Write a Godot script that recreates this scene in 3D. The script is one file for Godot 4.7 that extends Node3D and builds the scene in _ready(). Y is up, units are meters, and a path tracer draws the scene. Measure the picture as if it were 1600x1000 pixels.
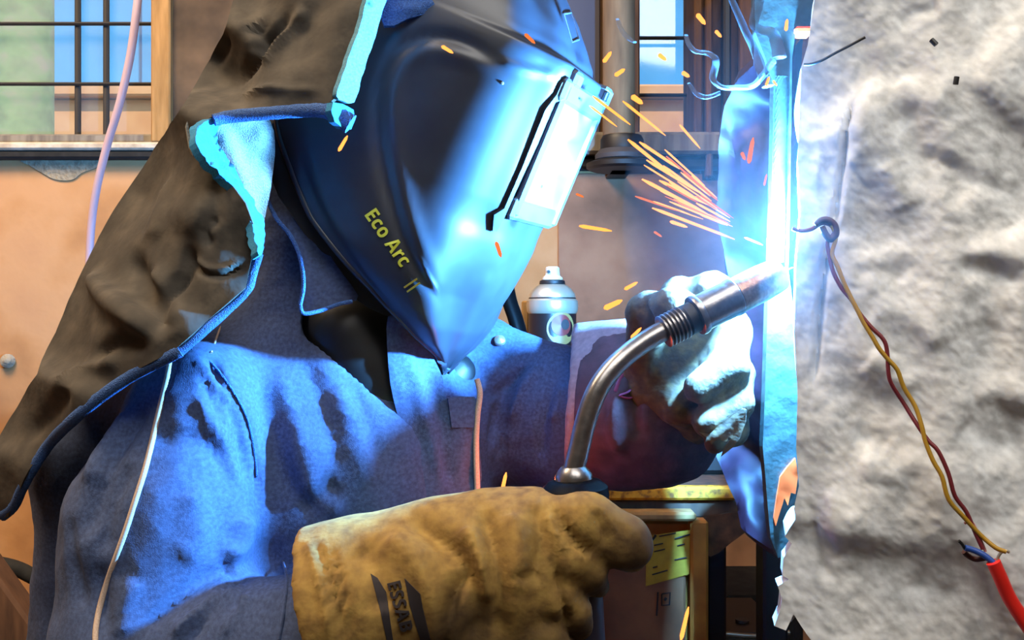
extends Node3D
# A welder in a leather hood and helmet at a wool-wrapped tank.
const FP := 1743.71        # focal length in pixels of the 1600x1000 frame
const CY := 1.35           # camera height

var M := {}
var taken := {}

func _ready():
	# ---- camera
	var cam := Camera3D.new()
	cam.name = "camera"
	cam.fov = 32.0
	cam.near = 0.05
	cam.far = 100.0
	cam.position = Vector3(0, CY, 0)
	add_child(cam)
	cam.current = true
	# ---- sky and exposure
	var we := WorldEnvironment.new()
	we.name = "environment"
	var env := Environment.new()
	env.background_mode = Environment.BG_SKY
	var sky := Sky.new()
	var sm := ProceduralSkyMaterial.new()
	sm.sky_top_color = Color(0.42, 0.62, 0.9)
	sm.sky_horizon_color = Color(0.8, 0.88, 0.95)
	sm.ground_bottom_color = Color(0.4, 0.36, 0.3)
	sm.ground_horizon_color = Color(0.6, 0.58, 0.52)
	sm.sky_energy_multiplier = 1.6
	sky.sky_material = sm
	env.sky = sky
	env.ambient_light_source = Environment.AMBIENT_SOURCE_DISABLED
	env.tonemap_mode = Environment.TONE_MAPPER_LINEAR
	env.tonemap_exposure = 1.0
	env.volumetric_fog_enabled = true
	env.volumetric_fog_density = 0.0
	env.sdfgi_enabled = true
	env.ssao_enabled = true
	env.ssil_enabled = true
	we.environment = env
	add_child(we)
	# ---- the workshop's large lamps (area lights just under their glowing panels)
	make_materials()
	lamp_panel(Vector3(0.35, 2.85, 0.2), Vector2(1.5, 0.9), Vector3(0.0, 1.0, -1.0), Color(1.0, 0.985, 0.96), 3.4, "white ceiling panel lamp behind the camera")
	lamp_panel(Vector3(-1.0, 3.0, -0.9), Vector2(1.0, 0.6), Vector3(-1.0, 1.4, -2.2), Color(1.0, 0.88, 0.72), 7.5, "warm ceiling panel lamp above the left window")
	# ---- the sun, behind the workshop, on the walls outside the windows
	var sun := DirectionalLight3D.new()
	sun.name = "sun"
	sun.light_color = Color(1.0, 0.95, 0.86)
	sun.light_energy = 1.35
	sun.light_angular_distance = 0.5
	sun.shadow_enabled = true
	sun.rotation_degrees = Vector3(-44, 26, 0)
	add_child(sun)
	# ---- the arc
	arc_light()
	# ---- the place
	build_room()
	build_outside()
	build_background()
	build_workpiece()
	build_person()
	build_helmet()
	build_torch()
	build_sparks()
	build_smoke()

# =====================================================================  helpers
func P(x: float, y: float, d: float) -> Vector3:
	return Vector3((x - 800.0) * d / FP, CY - (y - 500.0) * d / FP, -d)

func pts(l: Array) -> PackedVector3Array:      # x, y, depth triples
	var o := PackedVector3Array()
	for i in range(0, l.size(), 3):
		o.append(P(l[i], l[i + 1], l[i + 2]))
	return o

func numbered(n: String) -> String:
	if not taken.has(n):
		taken[n] = 0
		return n
	taken[n] += 1
	return "%s_%03d" % [n, taken[n]]

func thing(n: String, label: String, cat: String, at := Vector3.ZERO, group := "") -> Node3D:
	var o := Node3D.new()
	o.name = numbered(n)
	add_child(o)
	o.position = at
	tag(o, label, cat, group)
	return o

func tag(o: Node, label: String, cat: String, group := "") -> void:
	o.set_meta("label", label)
	o.set_meta("category", cat)
	if group != "":
		o.set_meta("group", group)

func solo(n: String, mesh: Mesh, m: Material, label: String, cat: String, group := "") -> MeshInstance3D:
	var o := MeshInstance3D.new()
	o.name = numbered(n)
	o.mesh = mesh
	o.material_override = m
	add_child(o)
	tag(o, label, cat, group)
	return o

func struct(n: String, mesh: Mesh, m: Material, at := Vector3.ZERO) -> MeshInstance3D:
	var o := MeshInstance3D.new()
	o.name = n
	o.mesh = mesh
	o.material_override = m
	o.position = at
	add_child(o)
	o.set_meta("kind", "structure")
	return o

# A part of a thing, its mesh given in world coordinates (or placed by xf in the world).
func part(parent: Node3D, n: String, mesh: Mesh, m: Material, xf := Transform3D(), label := "") -> MeshInstance3D:
	var o := MeshInstance3D.new()
	o.name = n
	o.mesh = mesh
	o.material_override = m
	var g := Transform3D()
	var q: Node = parent
	while q is Node3D and q != self:
		g = (q as Node3D).transform * g
		q = q.get_parent()
	o.transform = g.affine_inverse() * xf
	parent.add_child(o, true)
	if label != "":
		o.set_meta("label", label)
	return o

# ---------------------------------------------------------------- meshes
func face_normals(v: PackedVector3Array, t: PackedInt32Array) -> PackedVector3Array:
	var n := PackedVector3Array()
	n.resize(v.size())
	for i in range(0, t.size(), 3):
		var a := t[i]
		var b := t[i + 1]
		var c := t[i + 2]
		var f := (v[c] - v[a]).cross(v[b] - v[a])
		n[a] += f
		n[b] += f
		n[c] += f
	for i in n.size():
		n[i] = n[i].normalized()
	return n

func outward(v: PackedVector3Array, t: PackedInt32Array) -> PackedInt32Array:
	var vol := 0.0
	var o := v[0]
	for i in range(0, t.size(), 3):
		vol += (v[t[i]] - o).dot((v[t[i + 1]] - o).cross(v[t[i + 2]] - o))
	if vol > 0.0:      # Godot's front faces run clockwise
		var r := t.duplicate()
		for i in range(0, r.size(), 3):
			var s := r[i + 1]
			r[i + 1] = r[i + 2]
			r[i + 2] = s
		return r
	return t

func raw(v: PackedVector3Array, n: PackedVector3Array, t: PackedInt32Array, c := PackedColorArray()) -> ArrayMesh:
	var a := []
	a.resize(Mesh.ARRAY_MAX)
	a[Mesh.ARRAY_VERTEX] = v
	a[Mesh.ARRAY_NORMAL] = n
	a[Mesh.ARRAY_INDEX] = t
	if c.size() == v.size():
		a[Mesh.ARRAY_COLOR] = c
	var m := ArrayMesh.new()
	m.add_surface_from_arrays(Mesh.PRIMITIVE_TRIANGLES, a)
	return m

# Closed mesh; smooth all over, or with edges sharper than crease (degrees) kept.
func commit(v: PackedVector3Array, t0: PackedInt32Array, crease := -1.0) -> ArrayMesh:
	var t := outward(v, t0)
	if crease < 0.0:
		return raw(v, face_normals(v, t), t)
	var cosc := cos(deg_to_rad(crease))
	var fn := PackedVector3Array()
	var fa := PackedVector3Array()
	var adj := []
	adj.resize(v.size())
	for i in v.size():
		adj[i] = PackedInt32Array()
	for i in range(0, t.size(), 3):
		var f := (v[t[i + 2]] - v[t[i]]).cross(v[t[i + 1]] - v[t[i]])
		fa.append(f)
		fn.append(f.normalized())
		for j in 3:
			adj[t[i + j]].append(i / 3)
	var ov := PackedVector3Array()
	var on := PackedVector3Array()
	var oi := PackedInt32Array()
	for i in range(0, t.size(), 3):
		var me := fn[i / 3]
		for j in 3:
			var s := Vector3.ZERO
			for g in adj[t[i + j]]:
				if fn[g].dot(me) > cosc:
					s += fa[g]
			ov.append(v[t[i + j]])
			on.append(s.normalized() if s.length_squared() > 0.0 else me)
			oi.append(oi.size())
	return raw(ov, on, oi)

func box(size: Vector3, bevel := 0.003) -> ArrayMesh:
	var h := size * 0.5
	var b := minf(bevel, minf(h.x, minf(h.y, h.z)) * 0.9)
	var v := PackedVector3Array()
	var t := PackedInt32Array()
	var id := func(x: int, y: int, z: int, k: int) -> int: return ((x * 2 + y) * 2 + z) * 3 + k
	for x in 2:
		for y in 2:
			for z in 2:
				var s := Vector3(x * 2 - 1, y * 2 - 1, z * 2 - 1)
				var c := Vector3(s.x * h.x, s.y * h.y, s.z * h.z)
				v.append(c - Vector3(0, s.y * b, s.z * b))
				v.append(c - Vector3(s.x * b, 0, s.z * b))
				v.append(c - Vector3(s.x * b, s.y * b, 0))
	var quad := func(a: int, bb: int, c: int, d: int): t.append_array([a, bb, c, a, c, d])
	for k in 3:
		for s in 2:
			var q := []
			for w in [[0, 0], [1, 0], [1, 1], [0, 1]]:
				var co := [0, 0, 0]
				co[k] = s
				co[(k + 1) % 3] = w[0]
				co[(k + 2) % 3] = w[1]
				q.append(id.call(co[0], co[1], co[2], k))
			if s == 0:
				q.reverse()
			quad.call(q[0], q[1], q[2], q[3])
	for k in 3:          # edges along axis k
		var k1 := (k + 1) % 3
		var k2 := (k + 2) % 3
		for s1 in 2:
			for s2 in 2:
				var a := [0, 0, 0]
				a[k1] = s1
				a[k2] = s2
				var e := a.duplicate()
				e[k] = 1
				var q := [id.call(a[0], a[1], a[2], k1), id.call(a[0], a[1], a[2], k2), id.call(e[0], e[1], e[2], k2), id.call(e[0], e[1], e[2], k1)]
				if s1 != s2:
					q.reverse()
				quad.call(q[0], q[1], q[2], q[3])
	for x in 2:
		for y in 2:
			for z in 2:
				var q := [id.call(x, y, z, 0), id.call(x, y, z, 1), id.call(x, y, z, 2)]
				if (x + y + z) % 2 == 0:
					q.reverse()
				t.append_array(q)
	# settle each face's winding by pointing it away from the centre
	var r := PackedInt32Array()
	for i in range(0, t.size(), 3):
		var n := (v[t[i + 2]] - v[t[i]]).cross(v[t[i + 1]] - v[t[i]])
		if n.dot(v[t[i]] + v[t[i + 1]] + v[t[i + 2]]) < 0.0:
			r.append_array([t[i], t[i + 2], t[i + 1]])
		else:
			r.append_array([t[i], t[i + 1], t[i + 2]])
	return commit(v, r, 20.0)

# A box between two corners in the world, already at its place.
func slab(a: Vector3, b: Vector3, bevel := 0.003) -> ArrayMesh:
	return moved(box((b - a).abs(), bevel), Transform3D(Basis(), (a + b) * 0.5))

func moved(m: ArrayMesh, xf: Transform3D) -> ArrayMesh:
	var a := m.surface_get_arrays(0)
	var v: PackedVector3Array = a[Mesh.ARRAY_VERTEX]
	var n: PackedVector3Array = a[Mesh.ARRAY_NORMAL]
	for i in v.size():
		v[i] = xf * v[i]
		n[i] = (xf.basis * n[i]).normalized()
	a[Mesh.ARRAY_VERTEX] = v
	a[Mesh.ARRAY_NORMAL] = n
	var o := ArrayMesh.new()
	o.add_surface_from_arrays(Mesh.PRIMITIVE_TRIANGLES, a)
	return o

func smooth_path(p: PackedVector3Array, sub: int) -> PackedVector3Array:
	if p.size() < 3 or sub < 2:
		return p
	var o := PackedVector3Array()
	for i in p.size() - 1:
		var a := p[maxi(i - 1, 0)]
		var d := p[mini(i + 2, p.size() - 1)]
		for s in sub:
			o.append(p[i].cubic_interpolate(p[i + 1], a, d, float(s) / sub))
	o.append(p[-1])
	return o

func tube(p0: PackedVector3Array, r0, seg := 10, sub := 5, twist := 0.0, flat := 1.0) -> ArrayMesh:
	var p := smooth_path(p0, sub)
	var v := PackedVector3Array()
	var t := PackedInt32Array()
	var nrm := Vector3.UP
	var total := p.size()
	for i in total:
		var d := (p[mini(i + 1, total - 1)] - p[maxi(i - 1, 0)]).normalized()
		if i == 0:
			nrm = d.cross(Vector3(0.31, 0.2, 0.93)).normalized()
		nrm = (nrm - d * nrm.dot(d)).normalized()
		var bi := d.cross(nrm)
		var r: float
		if r0 is Array:
			var q: float = float(i) / maxi(total - 1, 1) * (r0.size() - 1)
			var k := mini(int(q), r0.size() - 2)
			r = lerpf(r0[k], r0[k + 1], q - k)
		else:
			r = r0
		for j in seg:
			var a := TAU * j / seg + twist * i
			v.append(p[i] + (nrm * cos(a) + bi * sin(a) * flat) * r)
	for i in total - 1:
		for j in seg:
			var a := i * seg + j
			var b := i * seg + (j + 1) % seg
			t.append_array([a, b, b + seg, a, b + seg, a + seg])
	var c0 := v.size()
	v.append(p[0])
	v.append(p[-1])
	for j in seg:
		t.append_array([c0, (j + 1) % seg, j])
		t.append_array([c0 + 1, (total - 1) * seg + j, (total - 1) * seg + (j + 1) % seg])
	return commit(v, t, 60.0)

# Lathed profile: pairs of radius, height along +y.
func lathe(pr: Array, seg := 32, crease := 32.0) -> ArrayMesh:
	var v := PackedVector3Array()
	var t := PackedInt32Array()
	var n := pr.size() / 2
	for i in n:
		for j in seg:
			var a := TAU * j / seg
			v.append(Vector3(pr[i * 2] * cos(a), pr[i * 2 + 1], pr[i * 2] * sin(a)))
	for i in n - 1:
		for j in seg:
			var a := i * seg + j
			var b := i * seg + (j + 1) % seg
			t.append_array([a, b, b + seg, a, b + seg, a + seg])
	var c := v.size()
	v.append(Vector3(0, pr[1], 0))
	v.append(Vector3(0, pr[n * 2 - 1], 0))
	for j in seg:
		t.append_array([c, (j + 1) % seg, j, c + 1, (n - 1) * seg + j, (n - 1) * seg + (j + 1) % seg])
	return commit(v, t, crease)

func along(a: Vector3, b: Vector3) -> Transform3D:     # y axis from a to b
	var y := (b - a).normalized()
	var x := y.cross(Vector3(0, 0.13, 0.99)).normalized()
	return Transform3D(Basis(x, y, x.cross(y)), a)

# ---------------------------------------------------------------- rounded bodies: tapered capsules, smoothly joined, as surface nets
# bone = [a, b, ra, rb, k]; cuts are bones taken away.
func nets(bones: Array, cell: float, cuts := []) -> Array:
	var nb := bones.size()
	var A := PackedVector3Array()
	var BA := PackedVector3Array()
	var IL := PackedFloat32Array()
	var RA := PackedFloat32Array()
	var RD := PackedFloat32Array()
	var K := PackedFloat32Array()
	var lo := Vector3(1e9, 1e9, 1e9)
	var hi := -lo
	var kmax := 0.0
	for q in bones + cuts:
		A.append(q[0])
		BA.append(q[1] - q[0])
		IL.append(1.0 / maxf((q[1] - q[0]).length_squared(), 1e-9))
		RA.append(q[2])
		RD.append(q[3] - q[2])
		K.append(q[4] if q.size() > 4 else 0.02)
	for q in bones:
		for e in 2:
			var r: float = q[2 + e]
			lo = lo.min(q[e] - Vector3(r, r, r))
			hi = hi.max(q[e] + Vector3(r, r, r))
		kmax = maxf(kmax, q[4] if q.size() > 4 else 0.02)
	lo -= Vector3.ONE * (cell * 2.0 + kmax * 0.3)
	hi += Vector3.ONE * (cell * 2.0 + kmax * 0.3)
	var nx := int(ceil((hi.x - lo.x) / cell / 8.0))
	var ny := int(ceil((hi.y - lo.y) / cell / 8.0))
	var nz := int(ceil((hi.z - lo.z) / cell / 8.0))
	var sx := nx * 8 + 2
	var sy := ny * 8 + 2
	var hd := cell * 8.0 * 0.8661
	var vid := {}
	var verts := PackedVector3Array()
	var eds := PackedInt32Array()      # corner i, j, k, axis, sign
	var vals := PackedFloat32Array()
	vals.resize(729)
	var dd := PackedFloat32Array()
	dd.resize(A.size())
	var act := PackedInt32Array()
	var offs := PackedInt32Array([0, 1, 9, 10, 81, 82, 90, 91])
	for bz in nz:
		for by in ny:
			for bx in nx:
				var org := lo + Vector3(bx, by, bz) * (cell * 8.0)
				var c := org + Vector3.ONE * (cell * 4.0)
				var dm := 1e9
				var cutnear := false
				for i in A.size():
					var pa := c - A[i]
					var h := clampf(pa.dot(BA[i]) * IL[i], 0.0, 1.0)
					var d := (pa - BA[i] * h).length() - RA[i] - RD[i] * h
					dd[i] = d
					if i < nb:
						dm = minf(dm, d)
					elif absf(d) < hd * 1.2:
						cutnear = true
				if dm > hd + kmax * 0.5 or (dm < -hd and not cutnear):
					continue
				act.clear()
				for i in A.size():
					if i >= nb or dd[i] < dm + 2.0 * hd + kmax:
						act.append(i)
				var at := 0
				for z in 9:
					for y in 9:
						for x in 9:
							var p := org + Vector3(x, y, z) * cell
							var s := 1e3
							for i in act:
								var pa := p - A[i]
								var h := clampf(pa.dot(BA[i]) * IL[i], 0.0, 1.0)
								var d := (pa - BA[i] * h).length() - RA[i] - RD[i] * h
								if i >= nb:
									s = maxf(s, -d)
								else:
									var k := K[i]
									var g := maxf(k - absf(s - d), 0.0)
									s = minf(s, d) - g * g * 0.25 / k
							vals[at] = s
							at += 1
				for z in 8:
					for y in 8:
						for x in 8:
							var o := x + 9 * y + 81 * z
							var v0 := vals[o]
							var neg := 0
							for q in offs:
								if vals[o + q] < 0.0:
									neg += 1
							if neg > 0 and neg < 8:
								var sum := Vector3.ZERO
								var cnt := 0
								for e in 8:
									for ax in 3:
										if e & (1 << ax) == 0:
											var u := vals[o + offs[e]]
											var w := vals[o + offs[e | (1 << ax)]]
											if (u < 0.0) != (w < 0.0):
												var f := u / (u - w)
												var pt := Vector3(e & 1, (e >> 1) & 1, (e >> 2) & 1)
												pt[ax] = f
												sum += pt
												cnt += 1
								vid[(bx * 8 + x) + sx * ((by * 8 + y) + sy * (bz * 8 + z))] = verts.size()
								verts.append(org + (Vector3(x, y, z) + sum / cnt) * cell)
							for ax in 3:
								var w2 := vals[o + offs[1 << ax]]
								if (v0 < 0.0) != (w2 < 0.0):
									eds.append_array([bx * 8 + x, by * 8 + y, bz * 8 + z, ax, 1 if v0 < 0.0 else 0])
	var tri := PackedInt32Array()
	var st := PackedInt32Array([1, sx, sx * sy])
	for e in range(0, eds.size(), 5):
		var base := eds[e] + sx * (eds[e + 1] + sy * eds[e + 2])
		var ax := eds[e + 3]
		var s1 := st[(ax + 1) % 3]
		var s2 := st[(ax + 2) % 3]
		var a: int = vid.get(base - s1 - s2, -1)
		var b: int = vid.get(base - s2, -1)
		var c: int = vid.get(base, -1)
		var d: int = vid.get(base - s1, -1)
		if a < 0 or b < 0 or c < 0 or d < 0:
			continue
		if eds[e + 4] == 1:
			tri.append_array([a, b, c, a, c, d])
		else:
			tri.append_array([a, c, b, a, d, c])
	return [verts, outward(verts, tri)]

# px-based bone: [x0, y0, d0, r0px, x1, y1, d1, r1px, k in m]
func bone(l: Array) -> Array:
	return [P(l[0], l[1], l[2]), P(l[4], l[5], l[6]), l[3] * l[2] / FP, l[7] * l[6] / FP, l[8] if l.size() > 8 else 0.02]

func bones_of(l: Array) -> Array:
	var o := []
	for q in l:
		o.append(bone(q))
	return o

# Finds the point of a mesh that lies on the sight line of a pixel (to lay seams, letters and folds on surfaces).
class Caster:
	const FPX := 1743.71
	const CAM := Vector3(0, 1.35, 0)
	var v: PackedVector3Array
	var t: PackedInt32Array
	var nn: PackedVector3Array
	var q := PackedVector2Array()
	var bins := {}
	func _init(vv: PackedVector3Array, tt: PackedInt32Array, n: PackedVector3Array):
		v = vv
		t = tt
		nn = n
		q.resize(v.size())
		for i in v.size():
			var d := -v[i].z
			q[i] = Vector2(800.0 + FPX * v[i].x / d, 500.0 - FPX * (v[i].y - 1.35) / d)
		for i in range(0, t.size(), 3):
			var a := q[t[i]]
			var b := q[t[i + 1]]
			var c := q[t[i + 2]]
			if nn[t[i]].dot(CAM - v[t[i]]) < 0.0 and nn[t[i + 1]].dot(CAM - v[t[i + 1]]) < 0.0:
				continue
			var x0 := int(floor(minf(a.x, minf(b.x, c.x)) / 24.0))
			var x1 := int(floor(maxf(a.x, maxf(b.x, c.x)) / 24.0))
			var y0 := int(floor(minf(a.y, minf(b.y, c.y)) / 24.0))
			var y1 := int(floor(maxf(a.y, maxf(b.y, c.y)) / 24.0))
			for y in range(y0, y1 + 1):
				for x in range(x0, x1 + 1):
					var key := Vector2i(x, y)
					if not bins.has(key):
						bins[key] = PackedInt32Array()
					bins[key].append(i)
	func hit(x: float, y: float) -> Array:
		var key := Vector2i(int(floor(x / 24.0)), int(floor(y / 24.0)))
		if not bins.has(key):
			return []
		var best := 1e9
		var out := []
		var s := Vector2(x, y)
		for i in bins[key]:
			var a := q[t[i]]
			var b := q[t[i + 1]]
			var c := q[t[i + 2]]
			var den := (b - a).cross(c - a)
			if absf(den) < 1e-9:
				continue
			var w1 := (s - a).cross(c - a) / den
			var w2 := (b - a).cross(s - a) / den
			if w1 < -1e-4 or w2 < -1e-4 or w1 + w2 > 1.0001:
				continue
			var p := v[t[i]] * (1.0 - w1 - w2) + v[t[i + 1]] * w1 + v[t[i + 2]] * w2
			if -p.z < best:
				best = -p.z
				out = [p, (nn[t[i]] * (1.0 - w1 - w2) + nn[t[i + 1]] * w1 + nn[t[i + 2]] * w2).normalized()]
		return out
	func on(x: float, y: float, lift := 0.0) -> Vector3:
		var h := hit(x, y)
		if h.is_empty():
			for r in [4.0, 8.0, 14.0, 22.0, 34.0, 50.0, 75.0]:
				for a in 12:
					h = hit(x + r * cos(TAU * a / 12.0), y + r * sin(TAU * a / 12.0))
					if h.size():
						return h[0] + h[1] * lift
			return Vector3(1e3, 0, 0)
		return h[0] + h[1] * lift
	func depth(x: float, y: float) -> float:
		return -on(x, y).z

func caster(m: Array) -> Caster:
	return Caster.new(m[0], m[1], face_normals(m[0], m[1]))

# Folds: each [height in mm, half width in px, x, y, x, y, ...]; where(x, y) gives the point on the surface.
func folds3(l: Array, where: Callable) -> Array:
	var o := []
	for q in l:
		var p := PackedVector3Array()
		for i in range(2, q.size(), 2):
			var w: Vector3 = where.call(q[i], q[i + 1])
			if w.x < 900.0:
				p.append(w)
		if p.size() > 1:
			p = smooth_path(p, 4)
			o.append([q[0] * 0.001, q[1] * -p[0].z / FP, p])
	return o

func sculpt(v: PackedVector3Array, n: PackedVector3Array, folds: Array) -> PackedVector3Array:
	var d := PackedFloat32Array()
	d.resize(v.size())
	for f in folds:
		var w: float = f[1]
		var p: PackedVector3Array = f[2]
		var bb := AABB(p[0], Vector3.ZERO)
		var tot := 0.0
		for i in p.size():
			bb = bb.expand(p[i])
			if i > 0:
				tot += p[i].distance_to(p[i - 1])
		bb = bb.grow(w * 2.4)
		var amp: float = f[0]
		for i in v.size():
			if not bb.has_point(v[i]):
				continue
			var best := 1e9
			var bs := 0.0
			var run := 0.0
			for k in p.size() - 1:
				var ba := p[k + 1] - p[k]
				var l2 := ba.length_squared()
				var h := clampf((v[i] - p[k]).dot(ba) / maxf(l2, 1e-12), 0.0, 1.0)
				var e := (v[i] - p[k] - ba * h).length_squared()
				var ln := sqrt(l2)
				if e < best:
					best = e
					bs = run + ln * h
				run += ln
			var s := bs / maxf(tot, 1e-6)
			var fade := smoothstep(0.0, 0.16, s) * smoothstep(1.0, 0.84, s)
			d[i] += amp * (0.15 + 0.85 * fade) * exp(-best / (w * w))
	var o := v.duplicate()
	for i in v.size():
		if d[i] != 0.0:
			o[i] = v[i] + n[i] * d[i]
	return o

func rough(v: PackedVector3Array, n: PackedVector3Array, layers: Array, sd := 3) -> PackedVector3Array:
	var o := v.duplicate()
	for l in layers:         # [frequency per metre, height in mm]
		var fn := FastNoiseLite.new()
		fn.seed = sd
		sd += 1
		fn.noise_type = FastNoiseLite.TYPE_SIMPLEX_SMOOTH
		fn.fractal_octaves = 2
		fn.frequency = l[0]
		for i in v.size():
			o[i] += n[i] * (fn.get_noise_3dv(v[i]) * l[1] * 0.001)
	return o

# Weighted mean of control points (x, y, depth triples): a smooth depth over the picture plane.
func relief(ctrl: Array, sig: float) -> Callable:
	return func(x: float, y: float) -> float:
		var s := 0.0
		var w := 1e-30
		for i in range(0, ctrl.size(), 3):
			var e := exp(-(pow(x - ctrl[i], 2.0) + pow(y - ctrl[i + 1], 2.0)) / (2.0 * sig * sig)) + 1e-12
			s += e * ctrl[i + 2]
			w += e
		return s / w

func outline2(l: Array, sub := 1) -> PackedVector2Array:
	var o := PackedVector2Array()
	var n := l.size() / 2
	for i in n:
		var g := func(k: int) -> Vector2: return Vector2(l[((k + n) % n) * 2], l[((k + n) % n) * 2 + 1])
		for s in sub:
			o.append((g.call(i) as Vector2).cubic_interpolate(g.call(i + 1), g.call(i - 1), g.call(i + 2), float(s) / sub))
	return o

# A sheet of cloth, leather, wool or plate: an outline with a depth of its own, cut to a grid, given folds and thickness.
func sheet(poly: PackedVector2Array, dep: Callable, thick: float, cell: float, folds := [], layers := [], sd := 3) -> ArrayMesh:
	var lo := poly[0]
	var hi := poly[0]
	for p in poly:
		lo = lo.min(p)
		hi = hi.max(p)
	var marked := {}
	for i in poly.size():
		var a := poly[i]
		var b := poly[(i + 1) % poly.size()]
		var n := int(ceil(a.distance_to(b) / (cell * 0.2))) + 1
		for k in n + 1:
			var q := a.lerp(b, float(k) / n)
			marked[Vector2i(((q - lo) / cell).floor())] = true
	var v := PackedVector3Array()
	var t := PackedInt32Array()
	var ids := {}
	var vert := func(q: Vector2) -> int:
		var key := Vector2i((q * 20.0).round())
		if not ids.has(key):
			ids[key] = v.size()
			v.append(P(q.x, q.y, dep.call(q.x, q.y)))
		return ids[key]
	var gx := int(ceil((hi.x - lo.x) / cell)) + 1
	var gy := int(ceil((hi.y - lo.y) / cell)) + 1
	for y in gy:
		for x in gx:
			var a := lo + Vector2(x, y) * cell
			var sq := PackedVector2Array([a, a + Vector2(cell, 0), a + Vector2(cell, cell), a + Vector2(0, cell)])
			if marked.has(Vector2i(x, y)):
				for pc in Geometry2D.intersect_polygons(sq, poly):
					if Geometry2D.is_polygon_clockwise(pc):
						pc.reverse()
					var tr := Geometry2D.triangulate_polygon(pc)
					for k in range(0, tr.size(), 3):
						var i0: int = vert.call(pc[tr[k]])
						var i1: int = vert.call(pc[tr[k + 1]])
						var i2: int = vert.call(pc[tr[k + 2]])
						if i0 != i1 and i1 != i2 and i0 != i2:
							if (pc[tr[k + 1]] - pc[tr[k]]).cross(pc[tr[k + 2]] - pc[tr[k]]) < 0.0:
								t.append_array([i0, i2, i1])
							else:
								t.append_array([i0, i1, i2])
			elif Geometry2D.is_point_in_polygon(a + Vector2(cell, cell) * 0.5, poly):
				var i0: int = vert.call(sq[0])
				var i1: int = vert.call(sq[1])
				var i2: int = vert.call(sq[2])
				var i3: int = vert.call(sq[3])
				t.append_array([i0, i1, i2, i0, i2, i3])
	# pixel y runs down, so this winding is clockwise as the camera sees it: front faces
	var n := PackedVector3Array()
	for p in v:
		var q := Vector2(800.0 - FP * p.x / p.z, 500.0 + FP * (p.y - CY) / p.z)
		var d0: float = dep.call(q.x - 2.0, q.y)
		var d1: float = dep.call(q.x + 2.0, q.y)
		var d2: float = dep.call(q.x, q.y - 2.0)
		var d3: float = dep.call(q.x, q.y + 2.0)
		var nn := (P(q.x, q.y - 2.0, d2) - P(q.x, q.y + 2.0, d3)).cross(P(q.x - 2.0, q.y, d0) - P(q.x + 2.0, q.y, d1)).normalized()
		n.append(nn if nn.z > 0.05 else Vector3(0, 0, 1))
	if layers.size():
		v = rough(v, n, layers, sd)
	if folds.size():
		v = sculpt(v, n, folds3(folds, func(x, y): return P(x, y, dep.call(x, y))))
	var nv := v.size()
	var all := v.duplicate()
	for i in nv:
		all.append(v[i] - n[i] * thick)
	var tri := t.duplicate()
	var edge := {}
	for i in range(0, t.size(), 3):
		tri.append_array([t[i] + nv, t[i + 2] + nv, t[i + 1] + nv])
		for j in 3:
			var a := t[i + j]
			var b := t[i + (j + 1) % 3]
			var back := b * 1000003 + a
			if edge.has(back):
				edge.erase(back)
			else:
				edge[a * 1000003 + b] = [a, b]
	for e in edge.values():
		tri.append_array([e[1], e[0], e[0] + nv, e[1], e[0] + nv, e[1] + nv])
	return commit(all, tri, 62.0)

# Lettering laid on a surface: baseline start, direction and letter height in pixels.
func lettering(text: String, c: Caster, at: Vector2, dir: Vector2, height: float, lift: float, bold := true) -> ArrayMesh:
	var tm := TextMesh.new()
	tm.text = text
	var f := SystemFont.new()
	f.font_names = PackedStringArray(["Droid Sans"])
	f.font_weight = 700 if bold else 400
	tm.font = f
	tm.font_size = 64
	tm.pixel_size = 0.01
	tm.depth = 0.05
	tm.curve_step = 1.5
	tm.horizontal_alignment = HORIZONTAL_ALIGNMENT_LEFT
	var a := tm.get_mesh_arrays()
	var v: PackedVector3Array = a[Mesh.ARRAY_VERTEX]
	var ix: PackedInt32Array = a[Mesh.ARRAY_INDEX] if a[Mesh.ARRAY_INDEX] != null else PackedInt32Array(range(v.size()))
	var lo := v[0]
	var hi := v[0]
	for p in v:
		lo = lo.min(p)
		hi = hi.max(p)
	var d := dir.normalized()
	var up := Vector2(d.y, -d.x)
	var s := height / 0.457       # cap height of the face at this size
	var o := PackedVector3Array()
	for p in v:
		var q := at + d * (p.x - lo.x) * s + up * (p.y - lo.y) * s
		o.append(c.on(q.x, q.y, lift + (0.0006 if p.z > 0.0 else -0.0004)))
	var r := PackedInt32Array()
	for i in range(0, ix.size(), 3):
		r.append_array([ix[i], ix[i + 1], ix[i + 2]])
	return raw(o, face_normals(o, r), r)

# ---------------------------------------------------------------- materials
func noise(freq: float, cols: Array, octaves := 4, sd := 1, size := 512, kind := FastNoiseLite.TYPE_SIMPLEX_SMOOTH) -> NoiseTexture2D:
	var n := FastNoiseLite.new()
	n.seed = sd
	n.noise_type = kind
	n.frequency = freq
	n.fractal_octaves = octaves
	var x := NoiseTexture2D.new()
	x.width = size
	x.height = size
	x.seamless = true
	x.noise = n
	var g := Gradient.new()
	var off := PackedFloat32Array()
	var cc := PackedColorArray()
	for i in cols.size():
		off.append(0.15 + 0.7 * i / maxf(cols.size() - 1, 1))
		cc.append(cols[i])
	g.offsets = off
	g.colors = cc
	x.color_ramp = g
	return x

func std(c: Color, r := 0.6, metal := 0.0) -> StandardMaterial3D:
	var m := StandardMaterial3D.new()
	m.albedo_color = c
	m.roughness = r
	m.metallic = metal
	return m

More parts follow.
